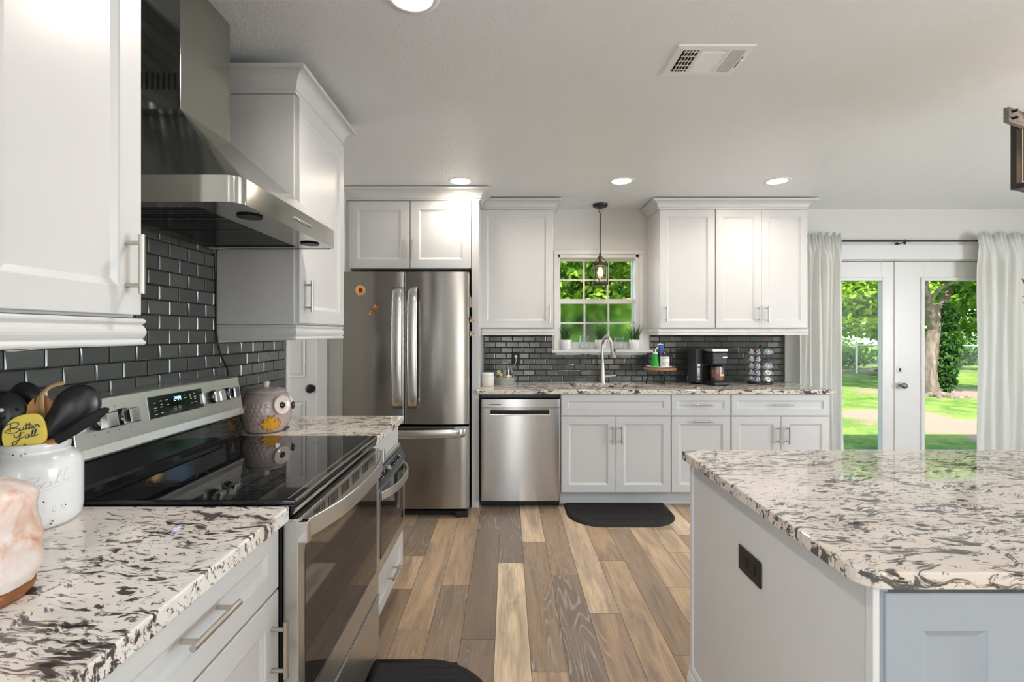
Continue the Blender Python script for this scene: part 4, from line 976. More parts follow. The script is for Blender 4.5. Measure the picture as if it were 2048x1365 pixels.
hub=MB().cyl((cc.x,cc.y,zt_-.01),(cc.x,cc.y,CEIL-.02),.007,n=12).lathe([(.06,-.02),(.065,0)],(cc.x,cc.y,CEIL),24)
bar(hub,cs[0]+UPV*(zt_-.01),cs[2]+UPV*(zt_-.01),.02,.014); bar(hub,cs[1]+UPV*(zt_-.01),cs[3]+UPV*(zt_-.01),.02,.014); hub.build('hanging_rod',M['bronze'],ch)
for k in range(4):
    q_=cs[k].lerp(cc,.52); b=MB().cyl((q_.x,q_.y,zb_+.03),(q_.x,q_.y,zb_+.11),.012,n=14).build('candle_sleeve',M['white_plastic'],ch)
    MB().lathe([(0,.085),(.012,.065),(.017,.03),(.01,0)],(q_.x,q_.y,zb_+.11),16).build('bulb',M['bulb'],ch)
bar(MB(),cs[0].lerp(cc,.4)+UPV*(zb_+.022),cs[2].lerp(cc,.4)+UPV*(zb_+.022),.02,.016).build('lamp_holder',M['bronze'],ch)
bar(MB(),cs[1].lerp(cc,.4)+UPV*(zb_+.022),cs[3].lerp(cc,.4)+UPV*(zb_+.022),.02,.016).build('lamp_holder',M['bronze'],ch)
l=bpy.data.lights.new('chandelier_bulbs','POINT'); l.energy=1.4; l.color=(1,.74,.5); l.shadow_soft_size=.05; o=bpy.data.objects.new('chandelier_bulbs',l); COL.objects.link(o); o.location=(0,0,.16); o.parent=ch

# ceiling vent
v0,v1,w0,w1=.660,.962,1.868,2.088
av=thing('air_vent','white louvred air register in the ceiling','air vent',((v0+v1)/2,(w0+w1)/2,CEIL))
q=MB(); q.rings((v0,w0,CEIL),(1,0,0),(0,1,0),(0,0,-1),[(0,v1-v0,0,w1-w0,0),(.003,v1-v0-.003,.003,w1-w0-.003,.006),(.028,v1-v0-.030,.028,w1-w0-.028,.0075)],back=False)
q.f.pop(); q.m.pop(); q.s.pop()
q.rings((v0,w0,CEIL),(1,0,0),(0,1,0),(0,0,-1),[(.028,v1-v0-.030,.028,w1-w0-.028,.0075),(.030,v1-v0-.032,.030,w1-w0-.030,.0005)],back=False)
q.f.pop(); q.m.pop(); q.s.pop()
vf=q.build('frame',M['vent'],av)
MB().box(v0+.026,v1-.028,w0+.026,w1-.026,CEIL-.0009,CEIL-.0004).build('duct_opening',M['dark'],av)
for k in range(4):
    x=v0+.040+k*.0125; s=MB(); s.add([(x,w0+.03,CEIL-.008),(x,w1-.03,CEIL-.008),(x+.007,w1-.03,CEIL-.001),(x+.007,w0+.03,CEIL-.001)],[(0,1,2,3)]); s.build('louvre',M['vent'],av,solid=.0015)
for k in range(5):
    y=w0+.045+k*.032; MB().box(v0+.036,v0+.094,y-.004,y+.004,CEIL-.0045,CEIL-.003).build('damper_blade',M['vent'],av)
q=MB().box(v0+.094,v0+.108,w0+.028,w1-.028,CEIL-.0075,CEIL-.001).box(v0+.206,v0+.220,w0+.028,w1-.028,CEIL-.0075,CEIL-.001); q.build('divider',M['vent'],av)
for k in range(11):
    y=w0+.034+k*.0143; s=MB(); s.add([(v0+.108,y,CEIL-.0015),(v0+.206,y,CEIL-.0015),(v0+.206,y+.0112,CEIL-.0085),(v0+.108,y+.0112,CEIL-.0085)],[(0,1,2,3)]); s.build('louvre',M['vent'],av,solid=.0012)
for k in range(4):
    x=v0+.226+k*.0125; s=MB(); s.add([(x,w0+.03,CEIL-.001),(x,w1-.03,CEIL-.001),(x+.0105,w1-.03,CEIL-.008),(x+.0105,w0+.03,CEIL-.008)],[(0,1,2,3)]); s.build('louvre',M['vent'],av,solid=.0012)
MB().box(v1-.020,v1-.018,w0+.07,w0+.15,CEIL-.0085,CEIL-.006).build('lever_slot',M['dark'],av)
MB().box(v1-.024,v1-.014,w0+.085,w0+.10,CEIL-.016,CEIL-.007).build('lever',M['vent'],av,.002)

# ------------------------------------------------------------------ curtains and rod
def curtain(name,label,x0,x1,ztop,amp,folds,flare):
    nx,nz=140,26; vs=[];fs=[]
    ph=R.uniform(0,6)
    for j in range(nz+1):
        t=j/nz; z=ztop+.045-(ztop+.03)*t
        for i in range(nx+1):
            s=i/nx; f=flare*(max(0,t-.25)**1.6)
            x=x0+(x1-x0)*s+f*(s if flare>0 else (1-s))
            g=min(1,t*6+.25)
            y=4.222+g*amp*(math.sin(s*folds*2*PI+ph+.5*math.sin(3*t+s*5))+.35*math.sin(s*folds*4.7*PI+1.3+t))+.006*math.sin(9*t+14*s)
            if t<.05: y=4.262-.03*math.cos(s*folds*3*2*PI)*.4-.02*(t/.05); z+=.004*math.sin(s*40)
            vs.append((x,y,z))
    for j in range(nz):
        for i in range(nx): a=j*(nx+1)+i; fs.append((a,a+1,a+nx+2,a+nx+1))
    b=MB(); b.add(vs,fs,0,True)
    return tag(b.build(name,M['curtain'],None,solid=.0012),label,'curtain')
ZROD=Z(482,4.27)
curtain('curtain','white cotton curtain panel between the counter end and the patio doors',2.535,2.925,ZROD,.026,4.6,.035)
curtain('curtain','white cotton curtain panel hanging on the far side of the patio doors',X(1955,4.25),4.98,ZROD,.026,7,-.0)
rd=thing('curtain_rod','thin black curtain rod above the patio doors','curtain rod',(3.72,4.27,ZROD))
MB().cyl((2.5,4.272,ZROD),(5.02,4.272,ZROD),.0085,n=14).cyl((2.5,4.272,ZROD),(3.55,4.272,ZROD),.0095,n=14).ell((2.49,4.272,ZROD),.016,.016,.016,12,8).ell((5.03,4.272,ZROD),.016,.016,.016,12,8).build('rod',M['black_plastic'],rd)
for x in (X(1810,4.27),2.52,5.0): MB().cyl((x,4.272,ZROD-.013),(x,WB,ZROD-.013),.005,n=10).cyl((x,WB-.006,ZROD-.013),(x,WB,ZROD-.013),.016,n=14).cyl((x,4.272,ZROD-.03),(x,4.272,ZROD+.012),.009,n=10).build('bracket',M['black_plastic'],rd)

# ------------------------------------------------------------------ mats
def mat(name,label,x0,x1,y0,y1,corners,h=.018):
    P=[]
    for (cx_,cy_,s,key) in ((x0,y0,PI,0),(x1,y0,1.5*PI,1),(x1,y1,0,2),(x0,y1,.5*PI,3)):
        r=corners[key]; ox=cx_+(r if key in (0,3) else -r); oy=cy_+(r if key in (0,1) else -r)
        for k in range(13): a=s+k*PI/24; P.append((ox+r*math.cos(a),oy+r*math.sin(a)))
    t=thing(name,label,'mat',((x0+x1)/2,(y0+y1)/2,0))
    cxm,cym=(x0+x1)/2,(y0+y1)/2; n=len(P)
    def off(d): 
        out=[]
        for i in range(n):
            a=Vector(P[i-1]);b_=Vector(P[(i+1)%n]); tdir=(b_-a).normalized(); nn_=Vector((-tdir.y,tdir.x)); p=Vector(P[i])+nn_*d; out.append((p.x,p.y))
        return out
    b=MB(); L=[[(x,y,z) for x,y in off(d)] for d,z in ((0,0),(.002,.004),(.014,h-.003),(.022,h),(.034,h-.001),(.038,h-.003))]
    vs=[p for l in L for p in l]; fs=[]
    for j in range(len(L)-1):
        for i in range(n): fs.append((j*n+i,j*n+(i+1)%n,(j+1)*n+(i+1)%n,(j+1)*n+i))
    b.add(vs,fs,0,True); b.add(L[-1],[tuple(range(n))])
    b.build('rubber_pad',M['rubber'],t)
    q=MB(); yy=y0+.06
    while yy<y1-.05:
        xx=x0+.07+(.02 if int((yy-y0)/.035)%2 else 0)
        while xx<x1-.08:
            dd=min(corners); r=max(corners)
            if not ((xx<x0+r*.6 or xx>x1-r*.6) and (yy<y0+r*.6 or yy>y1-r*.6)): q.box(xx,xx+.034,yy,yy+.029,h-.0032,h-.0018)
            xx+=.040
        yy+=.035
    tag(q.build('tread_pattern',M['rubber'],t,),None,None,None,'stuff')
    return t
mat('floor_mat','black cushioned kitchen mat on the floor below the sink',.435,1.222,3.335,3.79,(.24,.24,.02,.02))
mat('floor_mat','black anti-fatigue mat on the floor in front of the range',-.545,-.045,1.05,1.980,(.02,.25,.28,.02))

# ------------------------------------------------------------------ sill: potted grass and jars
def pot(px_,label):
    x=X(px_,WB); y=WB-.004
    t=thing('potted_grass',label,'potted plant',(x,y,1.190),0,'potted grass on the window sill')
    MB().lathe([(.044,0),(.048,.004),(.052,.086),(.050,.088),(.047,.084),(.046,.076),(0,.076)],(x,y,1.190),32).build('pot',M['white_ceramic'],t)
    b=MB()
    for k in range(62):
        a=R.uniform(0,2*PI); r=R.uniform(0,.036); le=R.uniform(.11,.175); lean=R.uniform(.0,.062)+r*.5; tw=R.uniform(0,PI)
        bx_,by_=x+r*math.cos(a),y+r*math.sin(a)*.8; wdt=R.uniform(.0026,.0045); dx_,dy_=math.cos(tw)*wdt,math.sin(tw)*wdt
        vs=[];n=5
        for i in range(n+1):
            s=i/n; ox=math.cos(a)*lean*s*s; oy=math.sin(a)*lean*s*s*.7; ww=(1-s**2.2)
            oy=max(-.07,min(.055-(by_-y),oy))
            vs+= [(bx_+ox-dx_*ww,by_+oy-dy_*ww,1.263+le*s),(bx_+ox+dx_*ww,by_+oy+dy_*ww,1.263+le*s)]
        b.add(vs,[(2*i,2*i+1,2*i+3,2*i+2) for i in range(n)],0,True)
    tag(b.build('grass_blades',M['grass_plant'],t),None,None,None,'stuff')
pot(1131.5,'white pot of green grass on the sill, next to the single door cabinet'); pot(1201.5,'white pot of green grass on the sill behind the faucet'); pot(1270,'white pot of green grass on the sill, closest to the soap bottles')
def gjar(px_,label):
    x=X(px_,WB); y=WB-.006
    t=thing('glass_jar',label,'jar',(x,y,1.190),0,'clear jars on the window sill')
    MB().lathe([(.030,0),(.040,.004),(.042,.012),(.042,.085),(.036,.095),(.036,.105)],(x,y,1.190),28).lathe([(0,.006),(.037,.008),(.038,.084),(.033,.094),(.033,.105)],(x,y,1.190),28).build('jar_body',M['clear'],t)
    MB().lathe([(.040,.100),(.041,.102),(.041,.122),(.038,.124),(0,.124)],(x,y,1.190),28).build('jar_lid',M['clear'],t)
gjar(1168.5,'clear glass jar on the sill between the first grass pot and the faucet'); gjar(1237.5,'clear glass jar on the sill between the faucet and the end grass pot')

# ------------------------------------------------------------------ sink counter things
cx_,cy_=-.160,3.965
t=thing('canister','small cream stoneware canister with flat lid beside the glass cloche','canister',(cx_,cy_,CT))
MB().lathe([(.046,0),(.050,.004),(.050,.080),(.047,.084),(.046,.084)],(cx_,cy_,CT),32).build('canister_body',M['cream_jar'],t)
MB().lathe([(.046,.084),(.049,.086),(.049,.106),(.046,.110),(0,.111)],(cx_,cy_,CT),32).build('canister_lid',M['white_ceramic'],t)
gx,gy=-.028,4.14; gb=CT
t=thing('cake_dome','glass cloche with knob on a round galvanised base','cloche',(gx,gy,gb))
MB().lathe([(.083,0),(.086,.003),(.086,.048),(.089,.050),(.089,.054),(.082,.054),(.081,.05),(0,.05)],(gx,gy,gb),40).build('base_tray',M['galv'],t)
MB().lathe([(.079,.051),(.079,.13),(.074,.155),(.058,.178),(.035,.190),(.012,.196)],(gx,gy,gb),36).lathe([(.010,.194),(.009,.204),(.018,.214),(.021,.224),(.016,.236),(0,.239)],(gx,gy,gb),24).build('glass_dome',M['clear'],t)
for k,(dx_,dy_,r) in enumerate(((.012,-.045,.013),(.036,-.034,.015),(.028,-.058,.011),(.054,-.02,.013))):
    q=MB().lathe([(r*.35,-r*.8),(r*.95,-r*.55),(r,r*.1),(r*.75,r*.8),(r*.35,r*.9)],(gx+dx_,gy+dy_,gb+.051+r*.8),14); tag(q.build('wooden_bead',M['wood_pale']),'small carved wooden bead under the glass cloche','bead','wooden beads in the cloche')
fl_=thing('dried_flower','pale yellow dried flowers with green stems under the glass cloche','flower',(gx-.035,gy-.02,gb+.051))
q=MB().tube([(gx-.03,gy-.02,gb+.052),(gx-.032,gy-.022,gb+.085),(gx-.042,gy-.025,gb+.10)],.0022,6).tube([(gx-.02,gy-.02,gb+.052),(gx-.018,gy-.028,gb+.075)],.0022,6); q.build('stem',M['stem'],fl_)
for (a,b_,c_,r) in ((-.045,-.027,.104,.016),(-.026,-.032,.080,.014),(-.018,-.03,.060,.011),(-.050,-.02,.085,.012)):
    q=MB()
    for k in range(9):
        an=k*2*PI/9; q.ell((gx+a+r*.6*math.cos(an),gy+b_-.004,gb+c_+r*.6*math.sin(an)),r*.45,r*.2,r*.28,8,6)
    q.build('blossom',M['petal_yellow'],fl_)
# outlet, plug and cord
ox,oz=.074,1.107
t=thing('wall_outlet','black outlet on the tile behind the cloche','outlet',(ox,WB-.012,oz))
MB().box(ox-.037,ox+.037,WB-.0165,WB-.0112,oz-.062,oz+.062).build('cover_plate',M['black_plastic'],t,.002)
MB().box(ox-.017,ox+.017,WB-.019,WB-.0165,oz-.034,oz+.034).build('socket_face',M['black_plastic'],t,.002)
t=thing('plug_cord','white plug with short white cord in the black outlet','cord',(ox,WB-.03,oz+.02))
MB().box(ox-.012,ox+.012,WB-.043,WB-.0192,oz+.010,oz+.034).build('plug',M['white_plastic'],t,.003)
MB().tube(spline([(ox,WB-.04,oz+.012),(ox+.002,WB-.055,oz-.01),(ox-.010,WB-.05,oz-.05),(ox-.042,WB-.036,oz-.085),(ox-.028,WB-.03,oz-.12),(ox-.012,WB-.025,CT+.012),(ox-.008,WB-.022,CT+.0035)],6),.0032,8).build('cable',M['white_plastic'],t)
# riser with plate and soaps
rx_,ry_=X(1320,4.12),4.13; rz=1.043
t=thing('riser_stand','round wooden riser on black hairpin legs','stand',(rx_,ry_,CT))
MB().lathe([(.125,0),(.134,.003),(.136,.010),(.134,.019),(.130,.021),(0,.021)],(rx_,ry_,rz-.021),44).build('round_top',M['wood_riser'],t)
for k in range(3):
    a=-PI/2+.5+k*2*PI/3; ca,sa=math.cos(a),math.sin(a); px_,py_=-sa,ca
    p0=Vector((rx_+.085*ca,ry_+.085*sa,rz-.021)); f=Vector((rx_+.115*ca,ry_+.115*sa,CT+.003)); s=Vector((px_,py_,0))
    MB().tube([p0+s*.035,f+s*.006,f-s*.006,p0-s*.035],.003,8).build('leg',M['black'],t)
MB().tube([(rx_+.075*math.cos(a),ry_+.075*math.sin(a),rz-.065) for a in [k*2*PI/30 for k in range(30)]],.0025,6,closed=True).build('stretcher_ring',M['black'],t)
tag(MB().lathe([(.085,0),(.098,.003),(.108,.013),(.110,.016),(.106,.0155),(.094,.006),(0,.005)],(rx_-.008,ry_,rz),44).build('plate',M['white_ceramic']),'white round plate on the wooden riser','plate')
bz=rz+.0062; bx_,by_=X(1309,4.11),4.09
t=thing('spray_bottle','green spray bottle with white collar and blue trigger on the plate','bottle',(bx_,by_,bz))
MB().lathe([(.030,0),(.038,.004),(.038,.012),(.030,.062),(.018,.105),(.015,.112)],(bx_,by_,bz),28).build('bottle_body',M['soap'],t)
MB().lathe([(.0185,.110),(.0195,.112),(.0195,.128),(.012,.130),(0,.130)],(bx_,by_,bz),24).build('collar',M['white_plastic'],t)
MB().tube([(bx_+.002,by_,bz+.128),(bx_+.003,by_,bz+.152),(bx_+.012,by_,bz+.160),(bx_+.026,by_+.004,bz+.172),(bx_+.030,by_+.004,bz+.190)],.0045,8).build('nozzle_tube',M['white_plastic'],t)
prf=[(.026,.188),(.068,.188),(.070,.170),(.062,.140),(.060,.120),(.050,.088),(.040,.086),(.040,.110),(.038,.150),(.028,.172)]
MB().prism(prf,(bx_,by_-.008,bz),(1,0,0),(0,0,1),(0,1,0),.020).build('trigger_head',M['blue'],t,.005,seg=3)
MB().tube([(bx_+.018,by_+.002,bz+.190),(bx_+.045,by_+.002,bz+.195),(bx_+.070,by_+.002,bz+.189)],.006,8).build('head_cap',M['white_plastic'],t)
bx_,by_=X(1328,4.07)+.004,4.065
t=thing('soap_bottle','brown soap bottle with white printed label on the plate','bottle',(bx_,by_,bz))
MB().lathe([(.034,0),(.038,.004),(.038,.095),(.028,.108),(.014,.112),(.014,.124),(.010,.126),(0,.126)],(bx_,by_,bz),28).build('bottle_body',M['owl_dark'],t)
q=MB(); n=16
vs=[]
for k in range(n+1):
    a=PI+.1+(PI-.2)*k/n
    vs+= [(bx_+.0386*math.cos(a),by_+.0386*math.sin(a),bz+.004),(bx_+.0386*math.cos(a),by_+.0386*math.sin(a),bz+.092)]
q.add(vs,[(2*k,2*k+2,2*k+3,2*k+1) for k in range(n)],0,True); lb=q.build('paper_label',M['label'],t)
q=MB()
for (u0,u1,z) in ((-.028,.024,.082),(-.028,.026,.076),(-.028,.028,.044),(-.028,.0,.034),(-.028,-.002,.027),(-.028,-.004,.021),(.006,.010,.034),(.006,.010,.020),(.013,.024,.034),(.013,.024,.018),(.018,.022,.026)):
    pts=[(bx_+u0+(u1-u0)*k/6,by_-math.sqrt(max(0,.0391**2-(u0+(u1-u0)*k/6)**2)),bz+z) for k in range(7)]
    strip2=[]
    for p_ in pts: strip2+= [p_,(p_[0],p_[1],p_[2]+.0025)]
    q.add(strip2,[(2*k,2*k+2,2*k+3,2*k+1) for k in range(6)])
tag(q.build('label_print',M['print'],lb),None,None,None,'stuff')
MB().tube(spline([(bx_-.012,by_,bz+.120),(bx_-.004,by_,bz+.135),(bx_+.014,by_,bz+.138),(bx_+.028,by_+.004,bz+.125),(bx_+.034,by_+.006,bz+.108)],5),.004,8).build('carry_loop',M['owl_dark'],t)
bx2=X(1341,4.17); by2=4.18
t=thing('dark_bottle','slim dark bottle standing behind the labelled soap bottle','bottle',(bx2,by2,bz))
MB().lathe([(.022,0),(.025,.003),(.025,.092),(.017,.104),(.017,.108)],(bx2,by2,bz),22).build('bottle_body',M['outlet'],t)
MB().lathe([(.0185,.106),(.0185,.122),(0,.124)],(bx2,by2,bz),22).build('cap',M['black_plastic'],t)
# coffee maker, turned a little towards the carousel
kx,ky=X(1418,4.1),4.12
t=thing('coffee_maker','black coffee maker with silver top and glass carafe','coffee maker',(kx,ky,CT),math.radians(16))
def B(mb,*a): return mb.box(*a)
MB().box(-.085,.085,-.02,.115,0,.300).build('tower',M['black_plastic'],t,.008,True,seg=3)
MB().box(-.128,-.087,-.02,.105,.015,.298).build('water_tank',plain('smoked_tank_plastic',(.06,.065,.07),.12),t,.006,True)
MB().box(-.062,.087,-.155,.11,0,.032).build('base',M['black_plastic'],t,.010,True,seg=3)
MB().box(-.062,.087,-.135,-.015,.170,.275).build('brew_head',M['black_plastic'],t,.012,True,seg=3)
MB().box(-.066,.089,-.140,.02,.276,.303).build('lid',M['nickel'],t,.008,True,seg=3)
MB().box(.036,.078,-.1372,-.134,.231,.236).build('badge',M['nickel'],t,.0005,True)
q=MB().lathe([(.045,0),(.050,.004),(.052,.03),(.052,.095),(.049,.112),(.049,.118)],(.020,-.085,.034),28); q.build('carafe',M['coffee_label'],t,0,True)
MB().lathe([(.048,.118),(.048,.126),(.03,.130),(0,.130)],(.020,-.085,.034),24).build('carafe_lid',M['black_plastic'],t,0,True)
MB().tube(spline([(-.028,-.105,.140),(-.055,-.120,.135),(-.064,-.124,.095),(-.050,-.117,.058),(-.032,-.108,.056)],5),.007,8).build('carafe_handle',M['black_gloss'],t,0,True)
MB().box(.0,.045,-.142,-.1395,.078,.094).build('carafe_print',M['bamboo'],t,0,True)
# pod carousel
px_,py_=X(1522,4.14),4.15
t=thing('pod_carousel','black wire carousel holding rows of coffee pods','carousel',(px_,py_,CT))
MB().lathe([(.088,0),(.100,.004),(.100,.014),(.09,.018),(0,.018)],(px_,py_,CT),36).build('base',M['black'],t)
MB().cyl((px_,py_,CT+.018),(px_,py_,CT+.315),.008,n=14).ell((px_,py_,CT+.318),.012,.012,.014,12,8).build('spindle',M['black'],t)
zr=[Z(y_,4.05) for y_ in (703,717.5,732,746,759)]; ang0=[-104,-46,12,70]
def dirv(a): a=math.radians(a); return Vector((math.sin(a),-math.cos(a),0))
for i,zc in enumerate(zr):
    q=MB()
    for a in range(6):
        d_=dirv([-104,-46,12,70,130,190][a]); c_=Vector((px_,py_,zc))+d_*.088
        u_=Vector((-d_.y,d_.x,0)); ax_=(d_*.9+Vector((0,0,.44))).normalized(); v_=ax_.cross(u_)
        q.tube([c_+u_*.0245*math.cos(b_)+v_*.0245*math.sin(b_) for b_ in [k*2*PI/18 for k in range(18)]],.0014,6,closed=True)
        q.tube([c_-v_*.0245,Vector((px_,py_,zc-.03))],.0014,6)
    q.build('wire_tier',M['black'],t)
rows=['top row','second row','middle row','fourth row','bottom row']; cols=['edge-on toward the coffee maker','second from the coffee maker','third from the coffee maker','facing the curtain']
lidc=[['foil','plum','blue','foil'],['foil','navy',None,None],['foil','navy','blue','foil'],['foil','navy','foil','foil'],['foil','navy','foil','foil']]
nm={'foil':'silver','plum':'plum','blue':'blue','navy':'navy'}
podc=None
for i,zc in enumerate(zr):
    for j,a in enumerate(ang0):
        k=lidc[i][j]
        if not k: continue
        d_=dirv(a); ax_=(d_*.9+Vector((0,0,.44))).normalized(); c_=Vector((px_,py_,zc))+d_*.088
        o=thing('coffee_pod','white coffee pod with %s lid, %s, %s'%(nm[k],rows[i],cols[j]),'coffee pod',c_,0,'coffee pods on the carousel')
        o.rotation_mode='QUATERNION'; o.rotation_quaternion=Vector((0,0,1)).rotation_difference(ax_)
        MB().lathe([(0,-.040),(.017,-.040),(.0185,-.038),(.0225,-.003),(.0255,-.002),(.0255,.001),(0,.001)],(0,0,0),22).build('cup',M['pod_white'],o,0,True)
        l_=MB().lathe([(.0195,.0011),(0,.0018)],(0,0,0),22).build('lid',M['pod_'+k],o,0,True)
        MB().lathe([(.0085,.0021),(.0085,.0025),(0,.0026)],(.003,-.003,0),14).build('lid_print',M['pod_white' if k!='foil' else 'print'],l_,0,True)

# ------------------------------------------------------------------ magnets on the refrigerator
fc=at(721.5,581,3.492)
t=thing('flower_magnet','orange sunflower magnet on the refrigerator door','magnet',tuple(fc))
q=MB(); q2=MB()
for k in range(15):
    a=k*2*PI/15; ca,sa=math.cos(a),math.sin(a)
    q2.prism([(.012,-.006),(.028,-.007),(.040,-.001),(.040,.001),(.028,.007),(.012,.006)],fc,(ca,0,sa),(-sa,0,ca),(0,-1,0),.003)
    a+=PI/15; ca,sa=math.cos(a),math.sin(a); q.prism([(.012,-.005),(.026,-.006),(.038,0),(.026,.006),(.012,.005)],fc+Vector((0,.002,0)),(ca,0,sa),(-sa,0,ca),(0,-1,0),.003)
q.build('back_petals',M['petal'],t); q2.build('petals',M['petal_tip'],t)
q=MB(); q.M=Matrix.Translation(fc)@Matrix.Rotation(PI/2,4,'X'); q.lathe([(.027,.0),(.026,.0045),(0,.005)],(0,0,0),24); q.M=None; q.build('petal_ring',M['petal'],t)
q=MB(); q.M=Matrix.Translation(fc)@Matrix.Rotation(PI/2,4,'X'); q.lathe([(.016,.004),(.014,.009),(.008,.0075),(0,.010)],(0,0,0),20); q.build('centre',M['crimson'],t)
MB().tube([fc+Vector((0,-.001,-.036)),fc+Vector((.004,-.001,-.05))],.002,6).build('stem',M['stem'],t)
dc=at(747,620,3.492)
t=thing('dragonfly_magnet','rust and ochre dragonfly magnet below the sunflower magnet','magnet',tuple(dc))
ang=math.radians(-42); u_=Vector((math.cos(ang),0,math.sin(ang))); v_=Vector((-u_.z,0,u_.x))
MB().tube([dc-u_*.016-Vector((0,.004,0)),dc-Vector((0,.005,0)),dc+u_*.02-Vector((0,.004,0)),dc+u_*.048-Vector((0,.003,0))],[.0045,.0055,.003,.0022],10).build('insect_body',M['body'],t)
for (s,tilt,mt,le) in ((1,.15,'wing',.046),(1,-.42,'wing2',.040),(-1,.05,'wing2',.052),(-1,.45,'wing',.044)):
    w1=(v_*s*math.cos(tilt)+u_*math.sin(tilt)).normalized(); w2=Vector((-w1.z,0,w1.x))
    MB().prism([(.003,-.003),(le*.5,-.009),(le*.9,-.009),(le,-.002),(le*.9,.007),(le*.5,.007),(.003,.003)],dc-Vector((0,.0005,0)),w1,w2,(0,-1,0),.0025).build('wing',M[mt],t)
sx=FX1-.0008
def side_at(py_,y=3.545): return Vector((sx,y,Z(py_,y)))
c_=side_at(606); t=thing('wooden_magnet','tan wooden tag magnet, top one on the side of the refrigerator','magnet',tuple(c_))
MB().prism([(-.030,-.034),(.030,-.034),(.024,.03),(.006,.042),(-.006,.042),(-.024,.03)],(sx,c_.y,c_.z),(0,.5,0),(0,0,1),(1,0,0),.016).build('tag_block',M['wood_pale'],t,.002)
MB().tube([(sx+.012,c_.y-.002,c_.z+.045),(sx+.002,c_.y,c_.z+.075),(sx+.002,c_.y,c_.z+.12)],.0015,6).build('string',M['bamboo'],t)
for py_,lb,hat in ((642,'small wooden animal magnet with red hat on the side of the refrigerator',1),(669,'small wooden animal magnet, bottom one on the side of the refrigerator',0)):
    c_=side_at(py_); t=thing('animal_magnet',lb,'magnet',tuple(c_))
    q=MB().ell((sx+.010,c_.y,c_.z),.010,.012,.013,14,10).ell((sx+.022,c_.y-.002,c_.z-.002),.012,.008,.007,12,8)
    q.build('animal_head',M['wood_pale'],t)
    MB().ell((sx+.034,c_.y-.002,c_.z+.002),.004,.004,.004,8,6).build('nose',M['black'],t)
    if hat: MB().lathe([(.012,0),(.009,.012),(.003,.026),(0,.028)],(sx+.009,c_.y,c_.z+.009),14).build('felt_hat',M['red'],t)
    else: MB().ell((sx+.012,c_.y,c_.z+.016),.004,.004,.010,8,6).ell((sx+.004,c_.y-.004,c_.z-.013),.008,.006,.004,8,6).build('ear',M['wood_pale'],t)

# ------------------------------------------------------------------ owl jar
OX,OY=-1.066,2.142
cam_d=Vector((-OX,-OY,0)).normalized(); rgt=Vector((-cam_d.y,cam_d.x,0))
def od(deg): a=math.radians(deg); return cam_d*math.cos(a)+rgt*math.sin(a)
t=thing('owl_jar','mauve ceramic owl cookie jar with maple leaf on the short counter','cookie jar',(OX,OY,CT))
prof=[(.060,0),(.074,.003),(.086,.014),(.098,.045),(.1035,.078),(.103,.105),(.096,.138),(.086,.160),(.079,.168),(.077,.170)]
pp=spline([(r,z,0) for r,z in prof],4)
MB().lathe([(p.x,p.y) for p in pp]+[(.070,.170)],(OX,OY,CT),56).build('jar_body',M['owl'],t)
lid=MB().lathe([(.076,.170),(.0815,.172),(.0815,.176),(.072,.184),(.045,.192),(.014,.196)],(OX,OY,CT),44).build('jar_lid',M['owl'],t)
MB().lathe([(.0125,.194),(.012,.200),(.0145,.214),(.0135,.219),(0,.220)],(OX,OY,CT),20).build('lid_knob',M['owl_light'],lid)
def orad(z):
    for i in range(len(prof)-1):
        if prof[i][1]<=z<=prof[i+1][1]: s=(z-prof[i][1])/(prof[i+1][1]-prof[i][1]); return prof[i][0]+(prof[i+1][0]-prof[i][0])*s
    return .08
def osurf(deg,z,h=0): d_=od(deg); r=orad(z); return Vector((OX,OY,CT+z))+d_*(r+h)
def disc(mb,deg,z,prof_,tilt=.12):
    d_=(od(deg)+Vector((0,0,tilt))).normalized(); c_=osurf(deg,z,-.004)
    mb.M=Matrix.Translation(c_)@Vector((0,0,1)).rotation_difference(d_).to_matrix().to_4x4(); mb.lathe(prof_,(0,0,0),32); mb.M=None; return mb
for dg in (37,123):
    e_=disc(MB(),dg,.120,[(.040,-.002),(.041,.008),(.038,.012),(.034,.0105),(.016,.0085),(0,.0085)]).build('eye_disc',M['owl_light'],t)
    disc(MB(),dg,.120,[(.0145,.007),(.013,.0115),(.006,.0135),(0,.014)]).build('pupil',M['black_gloss'],e_)
q=MB(); c_=osurf(85,.108,.006); q.ell((c_.x,c_.y,c_.z),.009,.009,.018,12,10); q.build('beak',M['owl_dark'],t)
for dg in (62,78): c_=osurf(dg,.014,-.001); MB().ell((c_.x,c_.y,CT+.012),.012,.012,.008,12,8).build('foot',M['owl_dark'],t)
